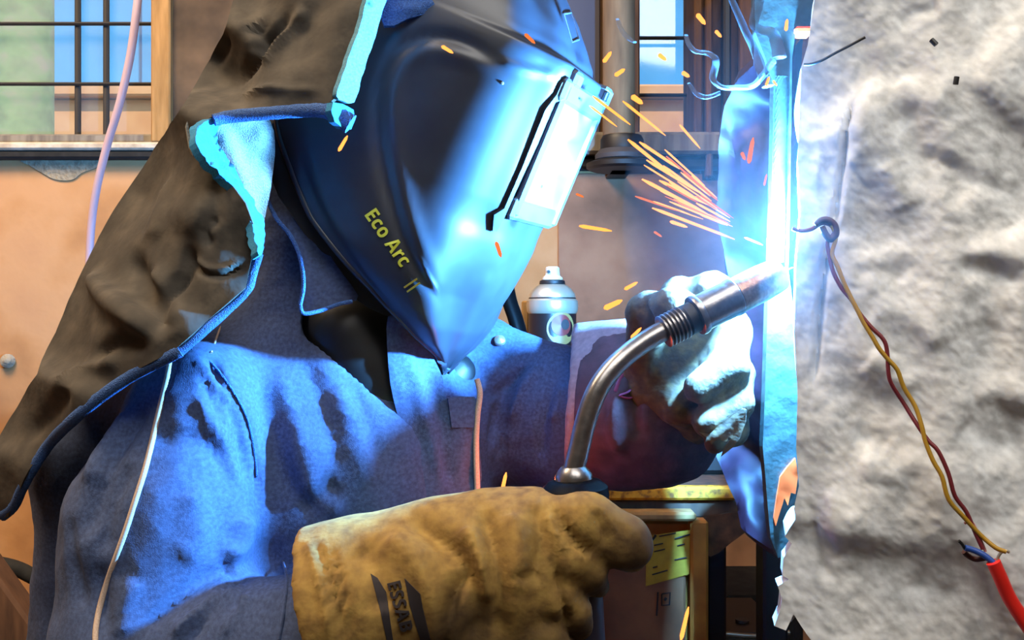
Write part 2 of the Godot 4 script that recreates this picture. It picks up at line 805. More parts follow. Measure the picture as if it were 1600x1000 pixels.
func mapped(tex: Texture2D, scale: float, r := 0.8, bump: Texture2D = null, bs := 0.1, metal := 0.0) -> StandardMaterial3D:
	var m := StandardMaterial3D.new()
	m.albedo_texture = tex
	m.roughness = r
	m.metallic = metal
	m.uv1_triplanar = true
	m.uv1_scale = Vector3.ONE * scale
	if bump:
		m.heightmap_enabled = true
		m.heightmap_texture = bump
		m.heightmap_scale = bs
	return m

func glow(c: Color, e: float) -> StandardMaterial3D:
	var m := std(Color(0.0, 0.0, 0.0), 1.0)
	m.metallic_specular = 0.0
	m.emission_enabled = true
	m.emission = c
	m.emission_energy_multiplier = e
	return m

func make_materials() -> void:
	var fine := noise(0.06, [Color.BLACK, Color.WHITE], 4, 11)
	var weave := noise(0.16, [Color.BLACK, Color.WHITE], 2, 12)
	var fibre := noise(0.035, [Color.BLACK, Color(0.5, 0.5, 0.5), Color.WHITE], 5, 13)
	M.denim = mapped(noise(0.045, [Color(0.15, 0.195, 0.31), Color(0.2, 0.255, 0.385), Color(0.25, 0.315, 0.455)], 5, 21), 9.0, 0.9, weave, 0.012)
	M.denim.rim_enabled = false
	M.piping = mapped(noise(0.1, [Color(0.62, 0.53, 0.47), Color(0.75, 0.67, 0.6)], 3, 22), 12.0, 0.85)
	M.hood = mapped(noise(0.02, [Color(0.165, 0.148, 0.125), Color(0.228, 0.205, 0.175), Color(0.31, 0.28, 0.238)], 5, 23), 3.0, 0.92, fine, 0.03)
	M.lining = mapped(noise(0.09, [Color(0.46, 0.47, 0.46), Color(0.62, 0.62, 0.59)], 3, 24), 9.0, 0.95, weave, 0.03)
	M.lit_fray = mapped(noise(0.09, [Color(0.1, 0.36, 0.5), Color(0.2, 0.5, 0.62)], 3, 63), 12.0, 0.95)  # hood edge with the arc's cyan light put into the colour
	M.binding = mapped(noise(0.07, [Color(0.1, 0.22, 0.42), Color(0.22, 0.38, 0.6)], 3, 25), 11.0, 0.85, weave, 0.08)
	M.leather = mapped(noise(0.024, [Color(0.41, 0.3, 0.13), Color(0.53, 0.41, 0.19), Color(0.6, 0.48, 0.23)], 5, 26), 5.0, 0.88, fine, 0.025)
	M.dark_leather = mapped(noise(0.03, [Color(0.2, 0.14, 0.085), Color(0.29, 0.21, 0.12), Color(0.38, 0.28, 0.15)], 5, 27), 6.0, 0.88, fine, 0.025)  # darker tone of the glove leather
	M.maroon = mapped(noise(0.02, [Color(0.19, 0.12, 0.15), Color(0.27, 0.17, 0.2), Color(0.33, 0.22, 0.26)], 5, 28), 5.0, 0.85, fine, 0.025)
	M.cuff = mapped(noise(0.05, [Color(0.44, 0.38, 0.42), Color(0.56, 0.49, 0.52)], 4, 29), 6.0, 0.9, weave, 0.015)
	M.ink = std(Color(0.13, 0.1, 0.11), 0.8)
	M.shell = mapped(noise(0.012, [Color(0.145, 0.16, 0.2), Color(0.175, 0.195, 0.235)], 5, 30), 4.0, 0.42)
	M.black = std(Color(0.035, 0.035, 0.045), 0.5)
	M.rubber = std(Color(0.14, 0.14, 0.155).srgb_to_linear(), 0.5)
	M.rubber.metallic_specular = 0.15
	M.lip = mapped(noise(0.09, [Color(0.26, 0.44, 0.5), Color(0.4, 0.58, 0.64)], 3, 64), 9.0, 0.95)  # lit copy of the lining, arc cyan put into the colour
	M.gasket = std(Color(0.03, 0.04, 0.09), 0.6)
	M.frame_plastic = std(Color(0.3, 0.33, 0.38), 0.35)
	M.lens = std(Color(0.62, 0.64, 0.66), 0.32, 0.55)
	M.yellow_print = std(Color(0.78, 0.8, 0.25), 0.6)
	M.wool = mapped(noise(0.03, [Color(0.69, 0.695, 0.69), Color(0.775, 0.78, 0.775), Color(0.835, 0.84, 0.835), Color(0.89, 0.895, 0.89)], 6, 31), 3.2, 0.97, fibre, 0.035)
	M.wool.detail_enabled = false
	M.steel = mapped(noise(0.015, [Color(0.1, 0.045, 0.09), Color(0.14, 0.065, 0.125), Color(0.2, 0.1, 0.18)], 5, 32), 4.0, 0.55, fine, 0.01, 0.0)
	M.mill = mapped(noise(0.02, [Color(0.17, 0.225, 0.22), Color(0.25, 0.31, 0.3)], 5, 33), 5.0, 0.5, fine, 0.015, 0.2)
	M.flat_orange = std(Color(1.0, 0.33, 0.02), 0.85)  # orange of the painted glow patch and of the top tab
	M.torch_metal = mapped(noise(0.02, [Color(0.42, 0.41, 0.41), Color(0.55, 0.53, 0.52)], 4, 34), 8.0, 0.3, fine, 0.006, 0.85)
	M.copper = mapped(noise(0.025, [Color(0.4, 0.29, 0.24), Color(0.6, 0.46, 0.38)], 4, 35), 12.0, 0.34, fine, 0.008, 0.8)
	M.plaster = mapped(noise(0.006, [Color(0.6, 0.42, 0.26), Color(0.68, 0.49, 0.31), Color(0.72, 0.54, 0.37), Color(0.7, 0.52, 0.36)], 6, 36), 0.9, 0.92, fine, 0.04)
	M.plaster_patch = mapped(noise(0.03, [Color(0.5, 0.47, 0.4), Color(0.62, 0.57, 0.48)], 5, 37), 3.0, 0.95, fine, 0.2)
	M.dim_wall = mapped(noise(0.008, [Color(0.45, 0.33, 0.25), Color(0.54, 0.4, 0.31), Color(0.59, 0.45, 0.35)], 5, 38), 1.3, 0.9, fine, 0.03)  # darker plaster, dimmer light of the right side put into the colour
	M.upper_wall = mapped(noise(0.008, [Color(0.22, 0.17, 0.12), Color(0.31, 0.245, 0.18), Color(0.4, 0.32, 0.24)], 5, 62), 1.3, 0.9)
	M.wood = wood_mat(Color(0.5, 0.37, 0.2), Color(0.66, 0.5, 0.3), 39)
	M.dark_wood = wood_mat(Color(0.26, 0.17, 0.12), Color(0.4, 0.28, 0.2), 40)
	M.grey_wood = wood_mat(Color(0.36, 0.33, 0.3), Color(0.5, 0.47, 0.42), 41)
	M.bar = std(Color(0.2, 0.18, 0.16), 0.7, 0.3)
	M.sill_paint = mapped(noise(0.02, [Color(0.62, 0.56, 0.48), Color(0.8, 0.75, 0.68)], 5, 42), 2.5, 0.85)
	M.soot = mapped(noise(0.02, [Color(0.05, 0.055, 0.06), Color(0.13, 0.13, 0.13)], 4, 43), 3.0, 0.9)
	M.floor = mapped(noise(0.01, [Color(0.22, 0.21, 0.2), Color(0.34, 0.32, 0.3)], 6, 44), 0.7, 0.9)
	M.ceiling = std(Color(0.55, 0.52, 0.48), 0.95)
	M.blue_clad = mapped(noise(0.008, [Color(0.2, 0.58, 0.78), Color(0.24, 0.63, 0.82)], 4, 45), 0.5, 0.7)
	M.peach = mapped(noise(0.01, [Color(0.8, 0.55, 0.33), Color(0.87, 0.65, 0.43)], 5, 46), 0.7, 0.9)
	M.green_paint = mapped(noise(0.009, [Color(0.4, 0.5, 0.33), Color(0.5, 0.62, 0.4), Color(0.62, 0.6, 0.5)], 5, 47), 1.2, 0.8)
	M.pvc = std(Color(0.74, 0.65, 0.72), 0.35)
	M.tin = std(Color(0.72, 0.68, 0.6), 0.3, 0.7)
	M.nozzle_plastic = std(Color(0.72, 0.68, 0.64), 0.5)
	M.can_paint = std(Color(0.085, 0.055, 0.06), 0.4)
	M.can_ring = std(Color(0.48, 0.37, 0.2), 0.5)
	M.can_red = std(Color(0.4, 0.1, 0.08), 0.5)
	M.yellow_edge = mapped(noise(0.03, [Color(0.5, 0.27, 0.05), Color(0.82, 0.53, 0.08), Color(0.88, 0.6, 0.12)], 5, 48), 5.0, 0.6)
	M.rust = mapped(noise(0.02, [Color(0.2, 0.12, 0.07), Color(0.36, 0.22, 0.12)], 5, 49), 4.0, 0.85)
	M.cabinet = mapped(noise(0.01, [Color(0.44, 0.26, 0.16), Color(0.56, 0.34, 0.2)], 5, 50), 3.0, 0.75)
	M.ochre = mapped(noise(0.012, [Color(0.56, 0.34, 0.1), Color(0.7, 0.45, 0.14)], 5, 51), 3.0, 0.7)
	M.sticker = mapped(noise(0.02, [Color(0.64, 0.46, 0.07), Color(0.74, 0.55, 0.11)], 4, 52), 4.0, 0.7)
	M.navy_steel = std(Color(0.07, 0.075, 0.13), 0.5, 0.2)
	M.cardboard = mapped(noise(0.012, [Color(0.6, 0.44, 0.27), Color(0.7, 0.53, 0.34)], 4, 53), 3.0, 0.9)
	M.wire_red = std(Color(0.4, 0.1, 0.13), 0.5)
	M.wire_yellow = std(Color(0.62, 0.47, 0.1), 0.5)
	M.cable_red = std(Color(0.82, 0.13, 0.09), 0.45)
	M.wire_blue = std(Color(0.1, 0.25, 0.55), 0.45)
	M.spark = glow(Color(1.0, 0.6, 0.27), 2.3)
	M.spark_dim = glow(Color(1.0, 0.5, 0.25), 1.1)
	M.arc = glow(Color(0.75, 0.92, 1.0), 8.0)
	M.smoke = std(Color(0.3, 0.34, 0.4, 0.5), 1.0)
	M.smoke.transparency = BaseMaterial3D.TRANSPARENCY_ALPHA
	M.smoke_thin = std(Color(0.3, 0.34, 0.4, 0.3), 1.0)
	M.smoke_thin.transparency = BaseMaterial3D.TRANSPARENCY_ALPHA

func wood_mat(a: Color, b: Color, sd: int) -> StandardMaterial3D:
	var m := mapped(noise(0.012, [a, a.lerp(b, 0.5), b], 5, sd), 1.0, 0.85)
	m.uv1_scale = Vector3(6.0, 0.9, 6.0)
	return m

# =====================================================================  lamps, arc
func lamp_panel(at: Vector3, size: Vector2, aim: Vector3, col: Color, energy: float, label: String) -> void:
	var xf := Transform3D(Basis(), at).looking_at(aim, Vector3(0, 0, -1) if absf((aim - at).normalized().z) < 0.9 else Vector3.UP)
	var t := thing("ceiling_lamp", label, "lamp", at)
	part(t, "housing", box(Vector3(size.x + 0.06, size.y + 0.06, 0.06), 0.01), std(Color(0.7, 0.7, 0.7), 0.5), xf * Transform3D(Basis(), Vector3(0, 0, 0.05)))
	part(t, "diffuser", box(Vector3(size.x, size.y, 0.01), 0.003), glow(col, 1.6), xf * Transform3D(Basis(), Vector3(0, 0, 0.012)))
	for s in [-0.4, 0.4]:
		var a := xf * Vector3(size.x * s, 0, 0.08)
		part(t, "hanger", tube(PackedVector3Array([a, Vector3(a.x, 3.2, a.z)]), 0.006, 8, 1), M.bar)
	var l := AreaLight3D.new()
	l.name = "panel_light"
	l.area_size = size
	l.light_color = col
	l.light_energy = energy
	l.area_range = 12.0
	l.shadow_enabled = true
	l.transform = t.transform.affine_inverse() * xf * Transform3D(Basis(), Vector3(0, 0, -0.01))
	t.add_child(l)

const ARC := [1206.0, 376.0, 0.913]

func arc_light() -> void:
	var at := P(ARC[0], ARC[1], ARC[2])
	var t := thing("welding_arc", "blinding white welding arc between the torch nozzle and the steel edge", "arc", at)
	var b := SphereMesh.new()
	b.radius = 0.0045
	b.height = 0.011
	b.radial_segments = 20
	b.rings = 10
	part(t, "arc_core", b, M.arc, Transform3D(Basis(), at))
	var l := OmniLight3D.new()
	l.name = "arc_lamp"
	l.light_color = Color(0.36, 0.69, 1.0)
	l.light_energy = 4.4
	l.light_size = 0.004
	l.omni_range = 6.0
	l.omni_attenuation = 2.0
	l.shadow_enabled = true
	t.add_child(l)

# =====================================================================  the workshop
const WZ := -2.2         # inner face of the back wall

func wx(px: float) -> float: return (px - 800.0) * -WZ / FP
func wy(py: float) -> float: return CY - (py - 500.0) * -WZ / FP

func build_room() -> void:
	var L := -2.4
	var Rr := 2.2
	var H := 3.3
	var Z1 := 2.0
	struct("floor", slab(Vector3(L - 0.2, -0.2, WZ - 0.2), Vector3(Rr + 0.2, 0, Z1 + 0.2)), M.floor)
	struct("ceiling", slab(Vector3(L - 0.2, H, WZ - 0.2), Vector3(Rr + 0.2, H + 0.2, Z1 + 0.2)), M.ceiling)
	struct("wall_left", slab(Vector3(L - 0.2, 0, WZ - 0.2), Vector3(L, H, Z1 + 0.2)), M.plaster)
	struct("wall_right", slab(Vector3(Rr, 0, WZ - 0.2), Vector3(Rr + 0.2, H, Z1 + 0.2)), M.dim_wall)
	struct("wall_front", slab(Vector3(L, 0, Z1), Vector3(Rr, H, Z1 + 0.2)), M.plaster)
	# back wall with two window openings: left px up to 258, right px 990..1078
	var a0 := -1.75
	var a1 := wx(262)
	var b0 := wx(990)
	var b1 := wx(1092)
	var s := wy(226)
	var top := 2.75
	var o := CSGCombiner3D.new()
	o.name = "wall_back"
	var body := CSGBox3D.new()
	body.size = Vector3(Rr - L, H, 0.2)
	body.position = Vector3((L + Rr) / 2, H / 2, WZ - 0.1)
	o.add_child(body)
	for w in [[a0, a1], [b0, b1]]:
		var c := CSGBox3D.new()
		c.operation = CSGShape3D.OPERATION_SUBTRACTION
		c.size = Vector3(w[1] - w[0], top - s, 0.4)
		c.position = Vector3((w[0] + w[1]) / 2, (top + s) / 2, WZ - 0.1)
		o.add_child(c)
	o.material_override = M.plaster
	o.set_meta("kind", "structure")
	add_child(o)
	# browner facing: dimmer light on the right put into its colour; boards above
	struct("trim_1", slab(Vector3(wx(872), 0.0, WZ), Vector3(2.2, wy(272), WZ + 0.012), 0.002), M.dim_wall)
	struct("trim_2", slab(Vector3(wx(262), wy(218), WZ), Vector3(wx(800), H, WZ + 0.012), 0.002), M.upper_wall)
	struct("trim_3", slab(Vector3(wx(800), wy(212), WZ), Vector3(wx(937), H, WZ + 0.014), 0.002), std(Color(0.24, 0.23, 0.27), 0.7))
	struct("trim_4", slab(Vector3(wx(1094), wy(285), WZ), Vector3(2.2, H, WZ + 0.012), 0.002), M.dark_wood)
	# ---- left window
	var w1 := Node3D.new()
	w1.name = "window_1"
	w1.position = Vector3((a0 + a1) / 2, s, WZ - 0.1)
	w1.set_meta("kind", "structure")
	add_child(w1)
	var zf := WZ - 0.07
	part(w1, "window_frame", slab(Vector3(wx(243), s, zf - 0.04), Vector3(wx(273), top, WZ + 0.03)), M.wood)
	part(w1, "window_frame", slab(Vector3(a0, s, zf - 0.04), Vector3(a0 + 0.04, top, WZ + 0.02)), M.wood)
	part(w1, "window_frame", slab(Vector3(a0, top - 0.04, zf - 0.04), Vector3(a1, top, WZ + 0.02)), M.wood)
	part(w1, "bottom_rail", slab(Vector3(a0, s, zf - 0.05), Vector3(wx(243), wy(208), WZ - 0.01)), M.grey_wood)
	for px in [-90, 8, 98, 144]:
		if px == 8:
			continue
		part(w1, "upright_bar", slab(Vector3(wx(px - 4.2), s, zf - 0.014), Vector3(wx(px + 4.2), top, zf + 0.0)), M.bar)
	for py in [-168, -72, 23, 120]:
		part(w1, "cross_bar", slab(Vector3(a0, wy(py + 2.6), zf - 0.003), Vector3(wx(244), wy(py - 2.6), zf + 0.008)), M.bar)
	part(w1, "pane", slab(Vector3(a0, s, zf - 0.03), Vector3(wx(244), top, zf - 0.027), 0.0005), glass())
	# ---- right window
	var w2 := Node3D.new()
	w2.name = "window_2"
	w2.position = Vector3((b0 + b1) / 2, s, WZ - 0.1)
	w2.set_meta("kind", "structure")
	add_child(w2)
	part(w2, "window_frame", slab(Vector3(wx(984), s, zf - 0.04), Vector3(wx(998), top, WZ + 0.02)), M.dark_wood)
	part(w2, "window_frame", slab(Vector3(wx(1081), s, zf - 0.04), Vector3(wx(1094), top, WZ + 0.03)), M.dark_wood)
	for py in [-140, -45, 46, 138]:
		part(w2, "cross_bar", slab(Vector3(wx(996), wy(py + 2.6), zf - 0.003), Vector3(wx(1083), wy(py - 2.6), zf + 0.008)), M.bar)
	part(w2, "pane", slab(Vector3(wx(996), s, zf - 0.03), Vector3(wx(1083), top, zf - 0.027), 0.0005), glass())
	# ---- sills and ledges
	struct("trim_5", slab(Vector3(a0 - 0.1, wy(238), WZ - 0.16), Vector3(wx(300), wy(226), WZ + 0.035), 0.004), M.sill_paint)
	struct("trim_6", slab(Vector3(a0 - 0.1, wy(251), WZ), Vector3(wx(330), wy(239), WZ + 0.03), 0.004), M.soot)
	struct("trim_7", slab(Vector3(wx(850), wy(246), WZ), Vector3(2.2, wy(212), WZ + 0.05), 0.006), M.grey_wood)
	struct("trim_8", slab(Vector3(wx(850), wy(268), WZ), Vector3(2.2, wy(248), WZ + 0.03), 0.006), M.soot)

func glass() -> StandardMaterial3D:
	if not M.has("glass"):
		var m := std(Color(0.9, 0.95, 0.95, 0.06), 0.05)
		m.transparency = BaseMaterial3D.TRANSPARENCY_ALPHA
		M.glass = m
	return M.glass

func build_outside() -> void:
	var gz := -6.0
	struct("ground", slab(Vector3(-9, -0.2, -9), Vector3(9, 0, WZ - 0.22)), M.floor)
	var t := thing("cladding_wall", "tall sky blue sheet metal wall seen through both windows", "wall", Vector3(0, 0, gz))
	for i in 22:
		var x := -5.5 + i * 0.5
		part(t, "cladding_panel", slab(Vector3(x + 0.006, 1.9, gz - 0.06), Vector3(x + 0.494, 6.4, gz + (0.0 if i % 2 else 0.012)), 0.006), M.blue_clad)
	var py2 := func(py: float) -> float: return CY - (py - 500.0) * -gz / FP
	solo("parapet_wall", slab(Vector3(-6, 0, gz + 0.05), Vector3(6, py2.call(176), gz + 0.35)), M.peach, "long peach plastered wall below the blue cladding outside the windows", "wall")
	solo("coping", slab(Vector3(-6, py2.call(174), gz + 0.02), Vector3(6, py2.call(157), gz + 0.42), 0.01), M.peach, "pale peach coping on the plastered wall outside the windows", "coping")
	var cz := -4.6
	var cx := (28.0 - 800.0) * -cz / FP
	var cm := CylinderMesh.new()
	cm.top_radius = 0.14
	cm.bottom_radius = 0.14
	cm.height = 5.0
	cm.radial_segments = 40
	var p := solo("painted_column", cm, M.green_paint, "round column with worn green paint outside the left window", "column")
	p.position = Vector3(cx, 2.5, cz)

func build_background() -> void:
	# plaster that has come off under the left ledge
	var pp := sheet(outline2([35, 250, 130, 250, 165, 252, 150, 262, 128, 270, 112, 281, 85, 280, 62, 268, 45, 258], 3), func(_x, _y): return 2.196, 0.004, 12.0)
	part(get_node("wall_back"), "bare_patch", pp, M.plaster_patch)
	# hose
	solo("hose", tube(pts([219, -40, 1.7, 213, 20, 1.7, 203, 90, 1.71, 186, 165, 1.72, 168, 225, 1.73, 152, 290, 1.74, 143, 350, 1.75, 139, 430, 1.76, 141, 520, 1.77, 150, 640, 1.78, 160, 1000, 1.8]), 0.0062, 12, 6), M.pvc, "thin pale lilac plastic hose hanging before the left window", "hose")
	# pipe at the right window with its foot
	var pz := 2.06
	var x0 := (967.0 - 800.0) * pz / FP
	var t := thing("post", "round brown post standing left of the narrow right window", "post", Vector3(x0, P(0, 212, pz).y, -pz))
	part(t, "shaft", lathe([0.0285, 0.0, 0.03, 0.008, 0.03, 1.55, 0.028, 1.558], 28), wood_mat(Color(0.36, 0.28, 0.2), Color(0.5, 0.4, 0.29), 61), Transform3D(Basis(), Vector3(x0, P(0, 218, pz).y, -pz)))
	var x1 := (972.0 - 800.0) * pz / FP
	part(t, "foot_flange", lathe([0.036, 0.0, 0.04, 0.005, 0.04, 0.022, 0.036, 0.03, 0.02, 0.032], 36), M.black, Transform3D(Basis(), Vector3(x1, P(0, 238, pz).y, -pz)))
	part(t, "foot_ring", lathe([0.044, 0.0, 0.05, 0.004, 0.05, 0.012, 0.042, 0.022, 0.03, 0.024], 36), std(Color(0.2, 0.19, 0.2), 0.6), Transform3D(Basis(), Vector3(x1, P(0, 253, pz).y, -pz)))
	part(t, "base_plate", lathe([0.06, 0.0, 0.066, 0.004, 0.066, 0.012, 0.05, 0.018], 36), M.black, Transform3D(Basis(), Vector3(x1, P(0, 266, pz).y, -pz)))
	part(t, "bracket", slab(Vector3(x1 - 0.02, P(0, 266, pz).y, -2.2), Vector3(x1 + 0.02, P(0, 262, pz).y, -2.06)), M.black)
	# narrow dark uprights right of the window
	for q in [[1098, 1108], [1124, 1136], [1150, 1190]]:
		var n := "upright_board"
		solo(n, slab(Vector3(wx(q[0]), wy(282), WZ + 0.013), Vector3(wx(q[1]), 3.28, WZ + 0.045), 0.004), M.dark_wood if q[0] != 1124 else M.black, ["slim brown board just right of the narrow right window", "black upright strip between two brown boards right of the window", "wide brown board behind the top of the steel workpiece"][[1098, 1124, 1150].find(q[0])], "board", "")
	# ---- bench
	var bd := 1.30
	var by := P(0, 765, bd).y
	var xl := P(560, 0, bd).x
	var xr := P(1152, 0, bd).x
	var xr2 := P(1196, 0, bd).x
	var b := thing("workbench", "old wooden workbench with a chipped yellow front edge", "workbench", Vector3(P(850, 0, bd).x, 0, -bd - 0.3))
	part(b, "bench_top", slab(Vector3(xl, by - 0.03, -bd - 0.62), Vector3(xr2, by, -bd - 0.012)), M.rust)
	part(b, "edge_strip", slab(Vector3(xl, by - 0.012, -bd - 0.012), Vector3(xr, by + 0.004, -bd + 0.004), 0.003), M.yellow_edge, Transform3D(), "chipped yellow metal edge")
	part(b, "apron", slab(Vector3(xl, P(0, 812, bd).y, -bd - 0.04), Vector3(xr2, by - 0.012, -bd - 0.006)), M.dark_wood)
	part(b, "leg", slab(Vector3(P(1112, 0, bd).x, 0, -bd - 0.09), Vector3(P(1143, 0, bd).x, P(0, 812, bd).y, -bd - 0.03)), M.navy_steel)
	part(b, "leg", slab(Vector3(xl + 0.02, 0, -bd - 0.09), Vector3(xl + 0.07, P(0, 812, bd).y, -bd - 0.03)), M.navy_steel)
	part(b, "leg", slab(Vector3(P(1112, 0, bd).x, 0, -bd - 0.6), Vector3(P(1143, 0, bd).x, by - 0.03, -bd - 0.54)), M.navy_steel)
	part(b, "leg", slab(Vector3(xl + 0.02, 0, -bd - 0.6), Vector3(xl + 0.07, by - 0.03, -bd - 0.54)), M.navy_steel)
	part(b, "bracket", sheet(outline2([1085, 812, 1196, 800, 1140, 850, 1110, 870, 1088, 850], 2), func(_x, _y): return 1.30, 0.02, 10.0), M.rust)
	# cabinet under the bench
	var cd := 1.285
	var c := thing("cabinet", "orange brown cabinet under the yellow edged bench", "cabinet", Vector3(P(960, 0, cd).x, 0, -cd - 0.2))
	part(c, "body", slab(Vector3(P(780, 0, cd).x, 0.08, -cd - 0.42), Vector3(P(1108, 0, cd).x, P(0, 814, 1.306).y, -cd - 0.018)), M.ochre)
	part(c, "door", slab(Vector3(P(800, 0, cd).x, 0.12, -cd - 0.018), Vector3(P(1072, 0, cd).x, P(0, 842, cd).y, -cd)), M.cabinet)
	part(c, "top_rail", slab(Vector3(P(780, 0, cd).x, P(0, 812, cd).y, -cd - 0.018), Vector3(P(1086, 0, cd).x, P(0, 798, cd).y, -cd + 0.012)), M.wood)
	part(c, "stile", slab(Vector3(P(1078, 0, cd).x, 0.1, -cd - 0.018), Vector3(P(1106, 0, cd).x, P(0, 812, cd).y, -cd + 0.006)), M.ochre)
	# sticker with its lines of small print
	var sd := cd - 0.0015
	var st := thing("sticker", "yellow paper notice with lines of small print stuck on the cabinet door", "sticker", P(1044, 873, sd))
	part(st, "paper", sheet(PackedVector2Array([Vector2(1010, 838), Vector2(1080, 828), Vector2(1077, 897), Vector2(1009, 916)]), func(_x, _y): return sd, 0.001, 14.0), M.sticker)
	var k := 0
	for l in [[1019, 844, 1025, 836, 4], [1030, 838, 1056, 833, 2], [1054, 842, 1078, 835, 2.5], [1022, 852, 1036, 849, 2], [1058, 853, 1070, 850, 1.8], [1022, 862, 1039, 858, 2], [1054, 875, 1073, 871, 2.2], [1020, 887, 1027, 885, 2.2], [1019, 898, 1043, 891, 2.2]]:
		part(st, "print_line", tube(pts([l[0], l[1], sd - 0.001, l[2], l[3], sd - 0.001]), l[4] * 0.5 * sd / FP, 6, 1), M.ink)
		k += 1
	var mk := thing("door_mark", "small dark stencilled square with an upright stroke on the cabinet door", "mark", P(1036, 940, sd))
	part(mk, "stroke", tube(pts([1028, 925, sd, 1026, 962, sd]), 0.0011, 6, 1), M.ink)
	part(mk, "square", tube(pts([1034, 928, sd, 1047, 926, sd, 1046, 945, sd, 1034, 946, sd, 1034, 928, sd]), 0.001, 6, 1), M.ink)
	part(mk, "dot", tube(pts([1038, 938, sd, 1041, 934, sd]), 0.0016, 6, 1), M.ink)
	# things on the bench
	var crd := thing("cardboard_flap", "open cardboard box flap leaning on the bench behind the yellow edge", "cardboard", P(980, 740, 1.4))
	part(crd, "flap", sheet(PackedVector2Array([Vector2(900, 752), Vector2(905, 742), Vector2(962, 718), Vector2(1015, 750), Vector2(1018, 752)]), func(x, _y): return 1.36 - (x - 960.0) * 0.0002, 0.005, 20.0), M.cardboard)
	part(crd, "side", sheet(PackedVector2Array([Vector2(962, 718), Vector2(972, 719), Vector2(1052, 749), Vector2(1050, 751), Vector2(1018, 751)]), func(x, _y): return 1.36 + (x - 960.0) * 0.0008, 0.005, 20.0), M.ochre)
	solo("tool_box", slab(Vector3(P(1046, 0, 1.42).x, by + 0.0005, -1.42), P(1180, 706, 1.42) + Vector3(0, 0, -0.12), 0.006), std(Color(0.14, 0.1, 0.085), 0.6), "dark brown box at the right end of the bench top", "box")
	solo("plank", slab(Vector3(P(790, 0, 1.5).x, by + 0.0005, -1.42), Vector3(P(1000, 0, 1.5).x, P(0, 716, 1.5).y - 0.0005, -1.6), 0.003), M.wood, "thick plank lying on the bench under the spray can", "plank")
	solo("wood_scrap", slab(Vector3(P(1066, 0, 1.48).x, P(0, 706, 1.42).y + 0.0005, -1.48), P(1098, 655, 1.48) + Vector3(0, 0, -0.04), 0.003), M.cardboard, "pale wooden offcut standing on the dark box", "offcut")
	spray_can()
	solo("cable", tube(pts([690, 700, 1.45, 700, 560, 1.43, 735, 450, 1.4, 768, 412, 1.375, 786, 430, 1.36, 796, 470, 1.35, 806, 500, 1.345, 816, 540, 1.34, 822, 590, 1.335, 824, 660, 1.33, 825, 758, 1.33]), 0.0125, 14, 5, 0.0, 0.7), M.rubber, "thick black cable arching down beside the spray can", "cable")
	# small clutter low on the right
	var tr := thing("metal_tray", "dark scrap tray with a pale rim low behind the workpiece", "tray", P(1150, 1010, 1.4))
	part(tr, "pan", slab(P(1060, 1040, 1.42), P(1236, 992, 1.42) + Vector3(0, 0, -0.2), 0.01), M.black)
	part(tr, "rim", tube(pts([1062, 992, 1.41, 1120, 990, 1.41, 1180, 994, 1.41, 1234, 988, 1.41]), 0.003, 8, 3), M.tin)
	solo("short_pipe", tube(pts([1158, 1000, 1.48, 1160, 968, 1.48]), 0.009, 14, 1), std(Color(0.3, 0.25, 0.22), 0.6), "short grey brown pipe stub rising out of the scrap tray", "pipe")
	solo("machine_case", slab(P(1122, 1200, 1.75), P(1260, 935, 1.75) + Vector3(0, 0, -0.25), 0.02), M.soot, "sooty machine case on the floor behind the bench end", "case")
	solo("steel_upright", slab(P(1193, 1400, 1.2), P(1232, 850, 1.2) + Vector3(0, 0, -0.04), 0.003), M.black, "black steel upright carrying the workpiece", "post")
	# low on the left
	solo("wall_pipe", tube(pts([-60, 872, 2.0, 0, 882, 2.0, 30, 890, 2.0, 70, 908, 2.0, 200, 950, 2.0]), 0.014, 12, 4), M.soot, "sooty pipe running low along the plastered wall at left", "pipe")
	solo("timber_beam", moved(box(Vector3(0.9, 0.085, 0.06), 0.006), Transform3D(Basis(Vector3(0, 0, 1), -0.95), P(25, 985, 1.9))), M.dark_wood, "dark leaning timber below the pipe at the lower left", "beam")
	solo("wall_hook", lathe([0.012, 0, 0.014, 0.004, 0.014, 0.012, 0.006, 0.02, 0.004, 0.021], 16), M.plaster_patch, "small grey knob on the orange plaster left of the hood", "knob").transform = along(P(12, 564, 2.2), P(12, 564, 2.1))

